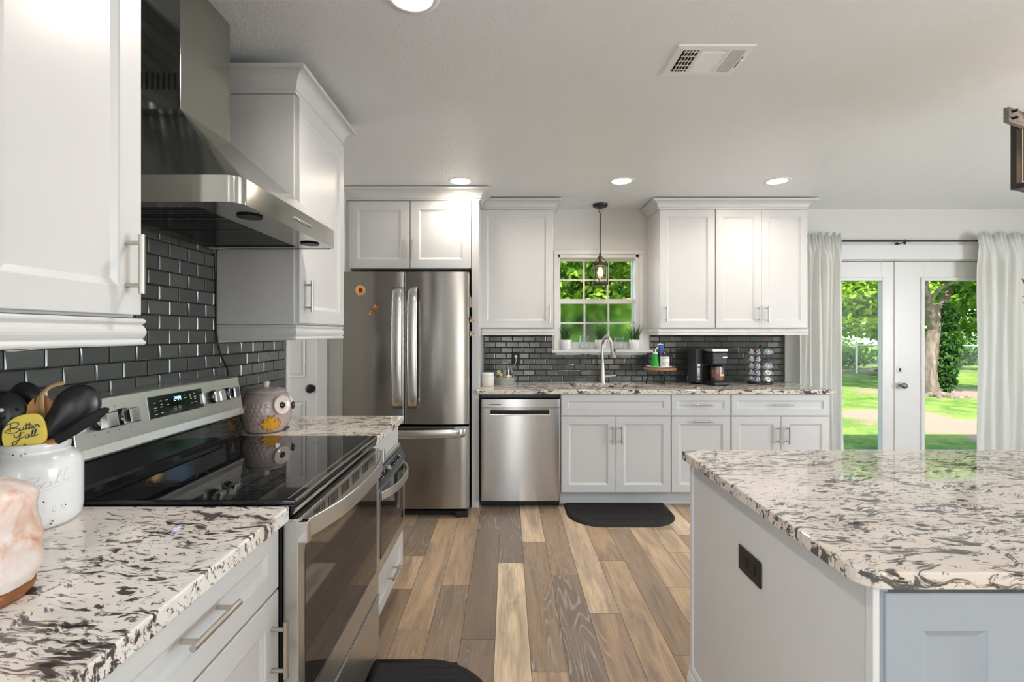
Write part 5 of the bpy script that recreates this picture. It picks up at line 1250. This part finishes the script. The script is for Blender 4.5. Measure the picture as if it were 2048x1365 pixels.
# wing relief: overlapping feather scales
q=MB()
for r_ in range(6):
    for k in range(5):
        dg=-42+k*11+r_*1.5-(5 if r_%2 else 0); z=.118-r_*.0165
        if dg>18-r_*1.5 or (r_==0 and k in (0,)): continue
        d_=od(dg); c_=osurf(dg,z,-.0035); u_=Vector((-d_.y,d_.x,0))
        q.M=Matrix.Translation(c_)@Matrix(((u_.x,0,d_.x,0),(u_.y,0,d_.y,0),(0,1,0,0),(0,0,0,1))); q.ell((0,0,0),.0125,.0145,.0048,12,8); q.M=None
tag(q.build('wing_feathers',M['owl'],t),None,None,None,'stuff')
q=MB()
for k in range(12):
    dg=18+k*4; c_=osurf(dg,.150-.0006*(k-3)**2,-.003); q.ell((c_.x,c_.y,c_.z),.006,.006,.006,8,6)
q.build('brow',M['owl'],t)
lp=[(0,-.036),(.004,-.020),(.024,-.024),(.020,-.012),(.040,-.002),(.030,.004),(.034,.020),(.022,.018),(.018,.030),(.006,.014),(-.002,.040),(-.010,.026),(-.022,.032),(-.020,.012),(-.036,.014),(-.028,.002),(-.044,-.010),(-.026,-.014),(-.022,-.028),(-.006,-.020)]
def leafmesh(scale,h):
    b=MB(); ca,sa=math.cos(-.35),math.sin(-.35); vs=[]
    for (a,b_) in [(0,0)]+lp:
        a,b_=a*scale,b_*scale; a,b_=a*ca-b_*sa,a*sa+b_*ca; zz=.043+b_; dg=11+math.degrees(a/.10); vs.append(osurf(dg,max(.003,zz),h))
    n=len(lp); b.add(vs,[(0,1+k,1+(k+1)%n) for k in range(n)]); return b
l0=leafmesh(1.12,.0035).build('maple_leaf',M['leaf_red'],t,0,solid=.003)
leafmesh(.96,.0056).build('leaf_face',M['leaf_yellow'],l0,0,solid=.001)

# ------------------------------------------------------------------ utensil jar, utensils, salt lamp
JX,JY=-1.072,1.098
t=thing('utensil_jar','white painted mason jar full of cooking utensils','jar',(JX,JY,CT))
jp=[(.064,0),(.074,.003),(.083,.016),(.086,.035),(.086,.128),(.083,.144),(.074,.158),(.064,.164),(.0625,.167),(.0625,.172),(.0645,.174),(.0625,.177),(.0645,.180),(.0625,.183),(.063,.188),(.060,.1885),(.058,.186),(.058,.165),(.07,.15),(.08,.13),(.08,.02),(0,.012)]
MB().lathe(jp,(JX,JY,CT),56).build('jar_body',M['white_ceramic'],t)
jd=Vector((-JX,-JY,0)).normalized(); jr=Vector((-jd.y,jd.x,0))
def jpt(deg,z,h=0): a=math.radians(deg); return Vector((JX,JY,CT+z))+(jd*math.cos(a)+jr*math.sin(a))*(.086+h)
q=MB()
def script(strokes,fn,r,mb):
    for s in strokes: mb.tube(spline([fn(u,v) for u,v in s],5),r,6)
ball=[[(-.34,.9),(-.40,.3),(-.44,-.2)],[(-.52,.85),(-.30,1.0),(-.12,.8),(-.30,.48),(-.40,.42),(-.14,.34),(-.10,.02),(-.34,-.18),(-.50,-.05)],[(.14,.3),(-.02,.34),(-.06,.02),(.08,.0),(.16,.3),(.14,.0),(.22,.02)],[(.22,.02),(.36,.7),(.40,.98),(.32,.7),(.30,.1),(.38,.0),(.42,.05)],[(.42,.05),(.54,.7),(.60,1.0),(.52,.7),(.48,.1),(.58,.0),(.70,.1)],[(-.46,-.36),(.1,-.26),(.62,-.12)]]
script(ball,lambda u,v: jpt(u*46+12,.098+v*.026+u*.012,.0003),.0012,q)
q.build('embossed_script',M['white_ceramic'],t)
q=MB()
blk={'M':[[(0,0),(0,1),(.4,.3),(.8,1),(.8,0)]],'A':[[(0,0),(.4,1),(.8,0)],[(.18,.4),(.62,.4)]],'S':[[(.7,.9),(.3,1),(.05,.75),(.4,.5),(.7,.25),(.4,0),(.05,.1)]],'O':[[(.4,1),(.05,.6),(.2,.05),(.6,.05),(.75,.6),(.4,1)]],'N':[[(0,0),(0,1),(.7,0),(.7,1)]]}
for i,chh in enumerate('MASON'):
    for s in blk[chh]: q.tube([jpt(-14+i*11+u*7,.040+v*.014,.0002) for u,v in s],.0008,5)
q.build('embossed_letters',M['white_ceramic'],t)
q=MB()
for dg,z in ((-8,.078),(2,.079),(10,.066),(36,.048),(-30,.17),(-18,.168),(-12,.171),(20,.02),(18,.015)):
    c_=jpt(dg,z,.0) if z<.14 else Vector((JX,JY,CT+z))+(jd*math.cos(math.radians(dg))+jr*math.sin(math.radians(dg)))*.0645; q.ell(tuple(c_),.0016,.0016,.0014,8,6)
tag(q.build('paint_chips',M['dark'],t),None,None,None,'stuff')
zj=CT+.02
def utensil(name,label,cat): return thing(name,label,cat,(JX,JY,zj))
def spoon_bowl(c,U,V,N_,ru,rv,depth,n=18,m=6,holes=None):
    b=MB(); vs=[];fs=[]
    c=Vector(c)
    for j in range(m+1):
        s=j/m
        for i in range(n): a=2*PI*i/n; vs.append(c+U*ru*s*math.cos(a)+V*rv*s*math.sin(a)-N_*depth*(1-s*s))
    for j in range(m):
        for i in range(n): fs.append((j*n+i,j*n+(i+1)%n,(j+1)*n+(i+1)%n,(j+1)*n+i))
    b.add(vs,fs,0,True); return b
foot=Vector((JX,JY,zj))
def rim(dx_,dy_): return Vector((JX+dx_,JY+dy_,CT+.186))
def fr_(yaw,tilt=0):
    """facing frame: U to the right as seen from the room, V up, N towards the viewer"""
    y=math.radians(yaw); U=Vector((math.cos(y),math.sin(y),0)); Nn=Vector((math.sin(y),-math.cos(y),0)); V=Vector((0,0,1))
    if tilt: U2=U*math.cos(tilt)+V*math.sin(tilt); V=V*math.cos(tilt)-U*math.sin(tilt); U=U2
    return U,V,Nn
# slotted spoon
U,V,Nn=fr_(20,.05); c_=at(16,838,1.085); t=utensil('slotted_spoon','black slotted spoon with round holes, in front in the white jar','spoon')
so=spoon_bowl(c_,U,V,-Nn,.041,.060,.016).build('spoon_head',M['black_nylon'],t,0,solid=.003)
for (u,v) in ((-.002,.022),(.022,.020),(.031,.008),(-.006,.003),(.016,.000),(-.006,-.016),(.018,-.018),(.004,-.03),(-.022,.012),(-.024,-.012)):
    p_=c_+U*u+V*v+Nn*(.0165*(1-(u/.041)**2-(v/.06)**2)+.0016); MB().cyl(p_,p_+Nn*.0008,.0042,n=12).build('hole',M['nickel'] if u==-.002 else M['dark'],so)
MB().tube([c_-V*.052,rim(-.03,-.02),foot+Vector((.02,.03,.01))],.006,10).build('spoon_handle',M['black_nylon'],t)
# second spoon behind
U,V,Nn=fr_(10,.1); c_=at(52,802,1.13); t=utensil('serving_spoon','rounded black spoon standing at the back of the white jar','spoon')
spoon_bowl(c_,U,V,-Nn,.036,.044,.014).build('spoon_head',M['black_nylon'],t,0,solid=.003)
MB().tube([c_-V*.04,rim(-.01,.035),foot+Vector((0,-.03,.01))],.006,10).build('spoon_handle',M['black_nylon'],t)
# wooden spork
U,V,Nn=fr_(25,-.08); c_=at(82,835,1.10); t=utensil('wooden_spoon','wooden spork with notched tip in the white jar','spoon')
def pc(l): return [(u,v) for u,v in l]
w_=.0245
outl=[(-.010,-.075),(-.014,-.045),(-.022,-.018),(-w_,.008),(-.023,.030),(-.016,.042),(-.0135,.044),(-.0125,.030),(-.0105,.030),(-.009,.0475),(-.004,.0485),(-.003,.032),(-.001,.032),(0,.0495),(.008,.048),(.017,.040),(.024,.022),(w_,.004),(.021,-.022),(.014,-.045),(.010,-.075)]
hd_=MB().prism(outl,c_,U,V,Nn,.006).build('spoon_head',M['wood_spoon'],t,.0015)
MB().tube([c_-V*.07+Nn*.003,rim(.01,.0),foot+Vector((-.02,.02,.01))],.0065,10).build('spoon_handle',M['wood_spoon'],t)
# thin bamboo loop
t=utensil('bamboo_tongs','pale bent bamboo tongs curving over the black ladle in the white jar','tongs')
cv=spline([foot+Vector((.0,.01,.01)),at(88,880,1.10),at(83,800,1.09),at(90,783,1.095),at(105,772,1.10),at(128,766,1.105)],6)
MB().tube(cv,.0055,10,flat=.35,up=(0,-1,0)).build('bent_strip',M['bamboo'],t)
# large black ladle
U,V,Nn=fr_(30,-.22); c_=at(143,822,1.105); t=utensil('ladle','large glossy black ladle leaning out of the white jar toward the range','ladle')
pts=[(-.045,-.055),(-.036,.000),(-.030,.030),(-.010,.055),(.018,.060),(.040,.045),(.050,.018),(.046,-.012),(.026,-.040),(-.006,-.062),(-.036,-.085)]
sp_=spline([(a,b_,0) for a,b_ in pts],4,True); n=len(sp_); vs=[];fs=[]
for j,(s,h) in enumerate(((1,0),(.86,.006),(.6,.013),(.3,.017))):
    for p_ in sp_: vs.append(c_+U*p_.x*s+V*p_.y*s+Nn*h)
for j in range(3):
    for i in range(n): fs.append((j*n+i,j*n+(i+1)%n,(j+1)*n+(i+1)%n,(j+1)*n+i))
fs.append(tuple(3*n+i for i in range(n)))
b=MB(); b.add(vs,fs,0,True); b.build('ladle_bowl',M['black_nylon'],t,0,solid=.003)
MB().tube([c_+U*-.036+V*-.07,rim(.045,.01),foot+Vector((-.03,.01,.01))],.0065,10).build('ladle_handle',M['black_nylon'],t)
# black turner handle lying over the rim towards the range
t=utensil('turner','black turner whose flat handle leans out of the jar over the range','turner')
a_,b_=at(112,882,1.075),at(224,824,1.10)
d_=(b_-a_).normalized(); up_=Vector((0,0,1)); nn_=d_.cross(up_).normalized(); vv=nn_.cross(d_)
L_=(b_-a_).length
MB().prism([(0,-.010),(L_*.2,-.010),(L_*.72,-.004),(L_*.95,.004),(L_,.010),(L_*.93,.017),(L_*.7,.019),(L_*.3,.013),(0,.010)],a_-nn_*.005,d_,vv,nn_,.010).build('turner_blade',M['black_plastic'],t,.003)
MB().tube([a_,rim(.035,-.025),foot+Vector((-.03,.03,.01))],.006,10).build('turner_handle',M['wood_spoon'],t)
# yellow lettered spatula
U,V,Nn=fr_(22,.13); c_=at(52,862,1.063); t=utensil('spatula','yellow silicone spatula lettered in navy script, leaning at the front of the jar','spatula')
pts=[(-.0385,-.022),(-.030,-.033),(-.006,-.037),(.020,-.035),(.034,-.026),(.037,-.006),(.034,.022),(.026,.033),(.010,.037),(-.012,.033),(-.030,.018),(-.038,.0)]
pl_=[(p.x,p.y) for p in spline([(a,b_,0) for a,b_ in pts],3,True)]
so=MB().prism(pl_,c_,U,V,Nn,.008).build('spatula_blade',M['yellow'],t,.002)
MB().tube([c_-V*.03+Nn*.004,rim(.02,-.038),foot+Vector((-.01,.035,.01))],.0065,10).build('spatula_handle',M['wood_spoon'],t)
q=MB(); fn=lambda u,v: c_+Nn*.0087+U*(u*.001)+V*(v*.001)
butter=[[(-19,20),(-21,12),(-22,3)],[(-33,12),(-26,19),(-12,22),(-6,18),(-12,12),(-21,11),(-10,9),(-7,4),(-14,0),(-26,1),(-31,6),(-22,9)],
 [(-5,9),(-6,4),(-3,3),(0,6),(1,10),(0,4),(3,4)],[(3,4),(6,10),(7,17),(6,10),(5,4),(8,4)],[(8,4),(11,10),(12,17),(11,10),(10,4),(13,4)],[(3,12),(9,13),(15,13)],[(13,5),(17,8),(17,10),(14,9),(14,5),(18,4),(21,7)],[(21,7),(22,11),(25,10),(26,5),(29,8)]]
yall=[[(-16,-3),(-17,-9),(-12,-11),(-7,-5),(-5,-1),(-9,-14),(-16,-24),(-22,-26),(-20,-20),(-8,-15),(-1,-11)],[(0,-1),(-1,-4)],[(7,-8),(2,-9),(1,-14),(5,-15),(8,-8),(8,-14),(11,-13)],[(11,-13),(15,-4),(16,1),(13,-5),(12,-13),(16,-13)],[(16,-13),(20,-4),(21,2),(18,-5),(17,-13),(23,-11)]]
script(butter,fn,.00075,q); script(yall,fn,.00075,q); q.build('lettering',M['ink'],so)
# salt lamp
SX,SYY=-.868,.775
t=thing('salt_lamp','pink salt crystal lamp on round wooden base, at the counter edge of frame','lamp',(SX,SYY,CT))
MB().lathe([(.070,0),(.080,.003),(.083,.010),(.083,.018),(.078,.024),(0,.024)],(SX,SYY,CT),44).build('wood_base',M['wood_dark'],t)
n,m_=56,26; vs=[];fs=[]
from mathutils import noise as MN
for j in range(m_+1):
    s=j/m_; z=.022+.170*s; pr=(1-.55*max(0,(s-.78)/.22)**2.2)*(.86+.14*min(1,s/.12))*(1-.10*s)
    if j==m_: pr=.0
    for i in range(n):
        a=2*PI*i/n; d_=Vector((math.cos(a),math.sin(a),s*2)); r=.094*pr*(1+.10*MN.noise(d_*1.3+Vector((3,1,5)))+.045*MN.noise(d_*3.1)+.02*MN.noise(d_*7))
        vs.append((SX+r*math.cos(a),SYY+r*math.sin(a),CT+z-.006*MN.noise(d_*2)*s))
for j in range(m_):
    for i in range(n): fs.append((j*n+i,j*n+(i+1)%n,(j+1)*n+(i+1)%n,(j+1)*n+i))
b=MB(); b.add(vs,fs,0,True); b.build('salt_crystal',M['salt'],t)

# ------------------------------------------------------------------ sunflowers on the island
VX,VY=1.80,1.52
t=thing('flower_vase','vase of sunflowers on the island, a petal tip reaching into view','vase',(VX,VY,CT))
MB().lathe([(.045,0),(.06,.004),(.07,.08),(.055,.17),(.042,.21),(.050,.225),(.046,.225),(.038,.21),(.05,.17),(.06,.08),(0,.02)],(VX,VY,CT),36).build('vase_body',M['white_ceramic'],t)
def sunflower(c,facing,r):
    c=Vector(c);f=Vector(facing).normalized(); u=f.orthogonal().normalized(); v=f.cross(u)
    MB().tube(spline([Vector((VX,VY,CT+.05)),Vector((VX,VY,CT+.24)).lerp(c,.25),c-f*.05,c-f*.008],6),.005,8).build('stem',M['stem'],t)
    q=MB()
    for k in range(18):
        a=2*PI*k/18; d=u*math.cos(a)+v*math.sin(a); s=f.cross(d); h=-.006 if k%2 else .004
        q.add([c+d*r*.32-s*.008,c+d*r*.32+s*.008,c+d*r*.72+s*.012+f*(h+.012),c+d*r+f*(h+.004),c+d*r*.72-s*.012+f*(h+.012)],[(0,1,2,3,4)])
    q.build('petals',M['yellow'],t,0,solid=.0012)
    q=MB(); q.M=Matrix.Translation(c)@Vector((0,0,1)).rotation_difference(f).to_matrix().to_4x4(); q.lathe([(r*.38,-.006),(r*.40,.004),(r*.3,.012),(0,.015)],(0,0,0),20); q.M=None; q.build('flower_centre',M['owl_dark'],t)
    q=MB()
    for k in range(9):
        a=2*PI*k/9+.2; d=u*math.cos(a)+v*math.sin(a); s=f.cross(d); q.add([c+d*r*.2-f*.012-s*.008,c+d*r*.2-f*.012+s*.008,c+d*r*.62-f*.004],[(0,1,2)])
    q.build('sepals',M['stem'],t,0,solid=.001)
hc=at(2108,606,1.50); sunflower(hc,(-.25,-.45,.75),.072)
sunflower((VX+.10,VY+.05,CT+.60),(.5,-.3,.8),.075); sunflower((VX+.04,VY-.10,CT+.46),(.2,-.8,.5),.07)
lt=at(2043,557,1.52); q=MB(); b_=Vector((VX-.01,VY,CT+.42)); d_=(lt-b_); s=Vector((0,1,.3)).normalized()*.03
q.add([b_,b_+d_*.35+s,b_+d_*.75+s*.8,lt,b_+d_*.75-s*.8,b_+d_*.35-s],[(0,1,2,3,4,5)]); q.build('leaf',M['stem'],t,0,solid=.0015)
# ------------------------------------------------------------------ garden seen through the glass
GZ=-.15
m=N('lawn_and_earth'); v=m.coord((1,1,1)); big=m.noise(v,.35,4,.6,.5); mid=m.noise(v,2.2,4,.65,.4); fin=m.noise(v,26,4,.7)
g=m.mix(m.ramp(mid,[(.35,0),(.65,1)]),(.09,.17,.03),(.27,.36,.085)); g=m.mix(m.ramp(fin,[(.35,.55),(.6,0)]),g,(.05,.12,.015))
e=m.mix(fin,(.40,.285,.21),(.24,.16,.115))
tc=m.n('TexCoord'); mask=None
def ellipse(cx_,cy_,rx_,ry_):
    mp=m.n('Mapping'); mp.inputs['Location'].default_value=(-cx_/rx_,-cy_/ry_,0); mp.inputs['Scale'].default_value=(1/rx_,1/ry_,0); m.l(tc.outputs['Object'],mp.inputs[0])
    ln=m.n('VectorMath',operation='LENGTH'); m.l(mp.outputs[0],ln.inputs[0]); return ln.outputs['Value']
for el in ((6.9,8.7,1.15,.75),(7.6,7.6,1.8,1.0),(11.0,12.3,2.2,1.25),(15.0,20.2,3.0,.6),(20,26,9,1.3)):
    d=m.math('ADD',ellipse(*el),m.math('MULTIPLY',m.math('SUBTRACT',m.math('ADD',mid,m.math('MULTIPLY',m.math('SUBTRACT',fin,.5),.5)),.5),1.9)); k=m.ramp(d,[(.70,1),(1.02,0)])
    mask=k if mask is None else m.math('MAXIMUM',mask,k)
m.color(m.mix(mask,g,e)); m.set(Roughness=.95); m.b.inputs['Specular IOR Level'].default_value=.1; m.bump(fin,.8,.03); M['lawn']=m.mat
b=MB(); nx,ny=60,50; vs=[];fs=[]
for j in range(ny+1):
    for i in range(nx+1):
        x=-14+74*i/nx; y=4.52+55*(j/ny)**1.6; vs.append((x,y,GZ+.05*MN.noise(Vector((x*.25,y*.25,0)))*(min(1,(y-4.5)/4))-.008*max(0,x-9)*min(1,max(0,(y-8)/8))))
for j in range(ny):
    for i in range(nx): a=j*(nx+1)+i; fs.append((a,a+1,a+nx+2,a+nx+1))
b.add(vs,fs,0,True); struct(b,'garden_ground',M['lawn'],'sunny lawn with bare earth patches outside','lawn')
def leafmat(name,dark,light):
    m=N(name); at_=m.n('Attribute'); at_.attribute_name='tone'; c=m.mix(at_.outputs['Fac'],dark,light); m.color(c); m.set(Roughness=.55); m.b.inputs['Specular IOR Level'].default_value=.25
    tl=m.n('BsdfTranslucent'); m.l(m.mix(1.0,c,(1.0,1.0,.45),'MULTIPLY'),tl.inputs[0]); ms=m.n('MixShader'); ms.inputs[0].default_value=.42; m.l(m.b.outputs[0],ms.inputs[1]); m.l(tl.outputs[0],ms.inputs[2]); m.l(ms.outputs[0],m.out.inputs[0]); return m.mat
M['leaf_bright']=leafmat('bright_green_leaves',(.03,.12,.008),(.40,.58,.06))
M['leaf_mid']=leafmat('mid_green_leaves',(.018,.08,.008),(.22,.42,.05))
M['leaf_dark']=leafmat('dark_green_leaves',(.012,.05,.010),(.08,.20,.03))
m=N('pale_bark'); v=m.coord((9,9,2)); f=m.noise(v,1.5,5,.65,.4); m.color(m.ramp(f,[(.3,(.06,.045,.035)),(.55,(.18,.14,.105)),(.75,(.33,.27,.215))])); m.set(Roughness=.9); m.bump(f,.6,.02); M['bark']=m.mat
import array
def leaves(name,mat_,parent,blobs,count,size,seed,flat=.6):
    r=random.Random(seed); vs=[];fs=[];tn=[]
    wts=[b[3]*b[4]*b[5] for b in blobs]
    for k in range(count):
        (cx_,cy_,cz_,rx_,ry_,rz_)=r.choices(blobs,wts)[0]
        while True:
            d=Vector((r.gauss(0,1),r.gauss(0,1),r.gauss(0,1)))
            if d.length>.01: break
        d.normalize(); rad=r.random()**.35
        p=Vector((cx_+d.x*rx_*rad,cy_+d.y*ry_*rad,cz_+d.z*rz_*rad))
        n=(d*.5+Vector((r.uniform(-1,1),r.uniform(-1,1),r.uniform(.1,1.2)))).normalized()
        u=n.orthogonal().normalized(); u=(Matrix.Rotation(r.uniform(0,2*PI),3,n)@u); w_=n.cross(u); s=size*r.uniform(.6,1.35); h=n*s*.18
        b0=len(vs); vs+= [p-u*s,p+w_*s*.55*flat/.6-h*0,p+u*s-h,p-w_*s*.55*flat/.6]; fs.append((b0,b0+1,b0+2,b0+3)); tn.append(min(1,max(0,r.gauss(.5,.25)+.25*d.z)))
    me=bpy.data.meshes.new(name); me.from_pydata([tuple(v-Vector(parent.location)) for v in vs],[],fs); me.materials.append(mat_)
    a=me.attributes.new('tone','FLOAT','FACE'); a.data.foreach_set('value',tn)
    o=bpy.data.objects.new(name,me); COL.objects.link(o); o.parent=parent; o['kind']='stuff'; return o
def branch(parent,pts,r0,r1,name='branch'):
    P=spline(pts,6); n=len(P); return MB().tube(P,[r0+(r1-r0)*i/(n-1) for i in range(n)],10).build(name,M['bark'],parent)
def gz(x): return GZ-.04
# big leaning tree by the second door
T=at(1866,782,11.6); T.z=GZ-.06
t=thing('tree','big pale-barked leaning tree with ivy, seen through the door away from the knob','tree',tuple(T))
tp=[T,at(1858,748,11.6),at(1862,705,11.6),at(1868,660,11.6),at(1874,615,11.7)]
branch(t,tp,.18,.12,'trunk')
branch(t,[at(1868,660,11.6),at(1858,610,11.4),at(1848,570,11.2),at(1846,520,11)],.12,.07); branch(t,[at(1872,640,11.6),at(1895,590,11.9),at(1930,540,12.3)],.10,.05); branch(t,[at(1855,605,11.4),at(1885,575,11.2),at(1925,560,11)],.045,.02)
for a_ in range(5):
    an=-2.6+a_*.55; branch(t,[T+Vector((0,0,.12)),T+Vector((.5*math.cos(an),.5*math.sin(an),.05)),T+Vector((1.3*math.cos(an),1.0*math.sin(an),-.02))],.09,.03,'root')
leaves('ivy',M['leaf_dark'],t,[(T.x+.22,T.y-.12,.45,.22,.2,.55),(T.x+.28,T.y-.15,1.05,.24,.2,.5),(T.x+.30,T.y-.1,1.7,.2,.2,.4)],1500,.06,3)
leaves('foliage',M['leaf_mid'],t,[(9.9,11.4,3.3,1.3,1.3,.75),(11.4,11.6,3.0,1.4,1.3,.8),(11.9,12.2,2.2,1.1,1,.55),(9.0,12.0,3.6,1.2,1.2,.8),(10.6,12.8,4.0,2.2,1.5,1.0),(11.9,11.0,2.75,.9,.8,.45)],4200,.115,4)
# lighter maple by the first door
T2=at(1768,728,17.6); T2.z=GZ-.06
t=thing('tree','slender maple with bright spreading leaves, seen through the door with the knob','tree',tuple(T2))
branch(t,[T2,at(1765,700,17.6),at(1760,672,17.6),at(1745,650,17.5),at(1738,610,17.4)],.15,.08,'trunk'); branch(t,[at(1760,672,17.6),at(1775,640,17.7),at(1790,600,17.8)],.08,.05)
branch(t,[T2,at(1750,738,17.2),at(1738,746,17)],.06,.03,'root')
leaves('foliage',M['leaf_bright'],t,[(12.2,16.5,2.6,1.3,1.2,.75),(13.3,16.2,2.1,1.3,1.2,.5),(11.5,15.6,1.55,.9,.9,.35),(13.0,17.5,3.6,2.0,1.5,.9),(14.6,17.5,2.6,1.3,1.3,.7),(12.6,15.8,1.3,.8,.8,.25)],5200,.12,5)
# leafy tree close outside the sink window
t=thing('tree','leafy green tree filling the sink window','tree',(1.6,9.3,GZ-.05))
branch(t,[(1.6,9.3,GZ-.05),(1.55,9.3,1.2),(1.7,9.2,2.6)],.14,.08,'trunk'); branch(t,[(1.6,9.2,1.6),(.9,8.8,2.4),(.6,8.5,2.9)],.06,.03); branch(t,[(1.6,9.2,1.7),(2.3,8.9,2.5)],.06,.03)
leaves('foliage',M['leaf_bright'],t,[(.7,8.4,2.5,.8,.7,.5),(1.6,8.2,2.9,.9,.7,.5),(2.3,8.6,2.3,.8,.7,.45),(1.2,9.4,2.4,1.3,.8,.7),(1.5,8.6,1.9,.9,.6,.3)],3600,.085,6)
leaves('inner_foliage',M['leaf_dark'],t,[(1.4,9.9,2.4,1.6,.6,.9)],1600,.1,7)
# trees and shrubs along the fence
spots=[('large dark evergreen beyond the fence behind the sink window','leaf_mid',2.4,20,2.2,3.4,2.8),('rounded green tree beyond the fence, past the sink window','leaf_dark',6.5,23,2.4,3.6,3.2),('dense dark shrub mass behind the fence post','leaf_dark',13.6,23.5,2.6,2.0,1.6),
 ('tall mid-green tree behind the slender maple','leaf_mid',16.4,25,4.2,3.0,3.0),('broad dark tree behind the leaning tree','leaf_dark',19.5,24.0,4.6,3.0,2.4),('pale green far tree past the leaning tree','leaf_bright',27.5,30,4.0,4.0,3.6),('far tree closing the view beside the far curtain','leaf_mid',25.5,24,4.5,2.6,2.6),('low dark hedge shrub behind the chain-link fence','leaf_dark',20.0,21.6,.55,1.6,.7),('low leafy shrub behind the fence post seen through the door with the knob','leaf_mid',14.6,21.5,.5,1.5,.75),('dark low shrub between the fence post and the slender maple','leaf_dark',12.3,21.0,.5,1.5,.8),('leafy shrub by the fence past the leaning tree','leaf_mid',17.2,21.2,.45,1.0,.6)]
for i,(lb,mt,x,y,z,rx_,rz_) in enumerate(spots):
    t=thing('garden_tree' if rz_>1 else 'shrub',lb,'tree' if rz_>1 else 'shrub',(x,y,GZ-.1),0,'trees and shrubs beyond the fence')
    branch(t,[(x,y,GZ-.1),(x+.1,y,z*.5),(x,y,z)],.16,.06,'trunk')
    rr=random.Random(i); bl=[(x,y,z,rx_,rx_*.8,rz_)]+[(x+rr.uniform(-.7,.7)*rx_,y-.4*rx_+rr.uniform(-.2,.2),z+rr.uniform(-.6,.6)*rz_,rx_*.45,rx_*.4,rz_*.4) for k in range(5)]
    leaves('foliage',M[mt],t,bl,3000 if rz_>1 else 1200,.21 if rz_>1 else .10,20+i)
# chain-link fence
fe=thing('chain_link_fence','galvanised chain-link fence along the garden edge','fence',(14,18.6,GZ))
fy=18.6; m=N('chain_link_mesh'); tc=m.n('TexCoord')
def wires(sgn):
    mp=m.n('Mapping'); mp.inputs['Rotation'].default_value=(0,sgn*PI/4,0); m.l(tc.outputs['Object'],mp.inputs[0]); sx_=m.n('SeparateXYZ'); m.l(mp.outputs[0],sx_.inputs[0])
    fr2=m.math('FRACT',m.math('MULTIPLY',sx_.outputs[0],17.0)); return m.math('LESS_THAN',fr2,.075)
k=m.math('MAXIMUM',wires(1),wires(-1)); tr=m.n('BsdfTransparent'); ms=m.n('MixShader'); m.set(Base_Color=(.16,.17,.17,1),Metallic=.2,Roughness=.5); m.l(k,ms.inputs[0]); m.l(tr.outputs[0],ms.inputs[1]); m.l(m.b.outputs[0],ms.inputs[2]); m.l(ms.outputs[0],m.out.inputs[0])
q=MB(); q.add([(-8,fy,GZ-.1),(40,fy,GZ-.4),(40,fy,.75),(-8,fy,.98)],[(0,1,2,3)]); q.build('wire_mesh',m.mat,fe)
MB().cyl((-8,fy,.98),(40,fy,.75),.024,n=10).build('top_rail',M['galv'],fe)
for x in (-2.0,.9,4.1,7.2,10.3,X(1713,fy),16.5,19.6,22.7,25.8): MB().cyl((x,fy,GZ-.25),(x,fy,.95),.040,n=12).ell((x,fy,.96),.045,.045,.035,10,6).build('post',M['galv'],fe)
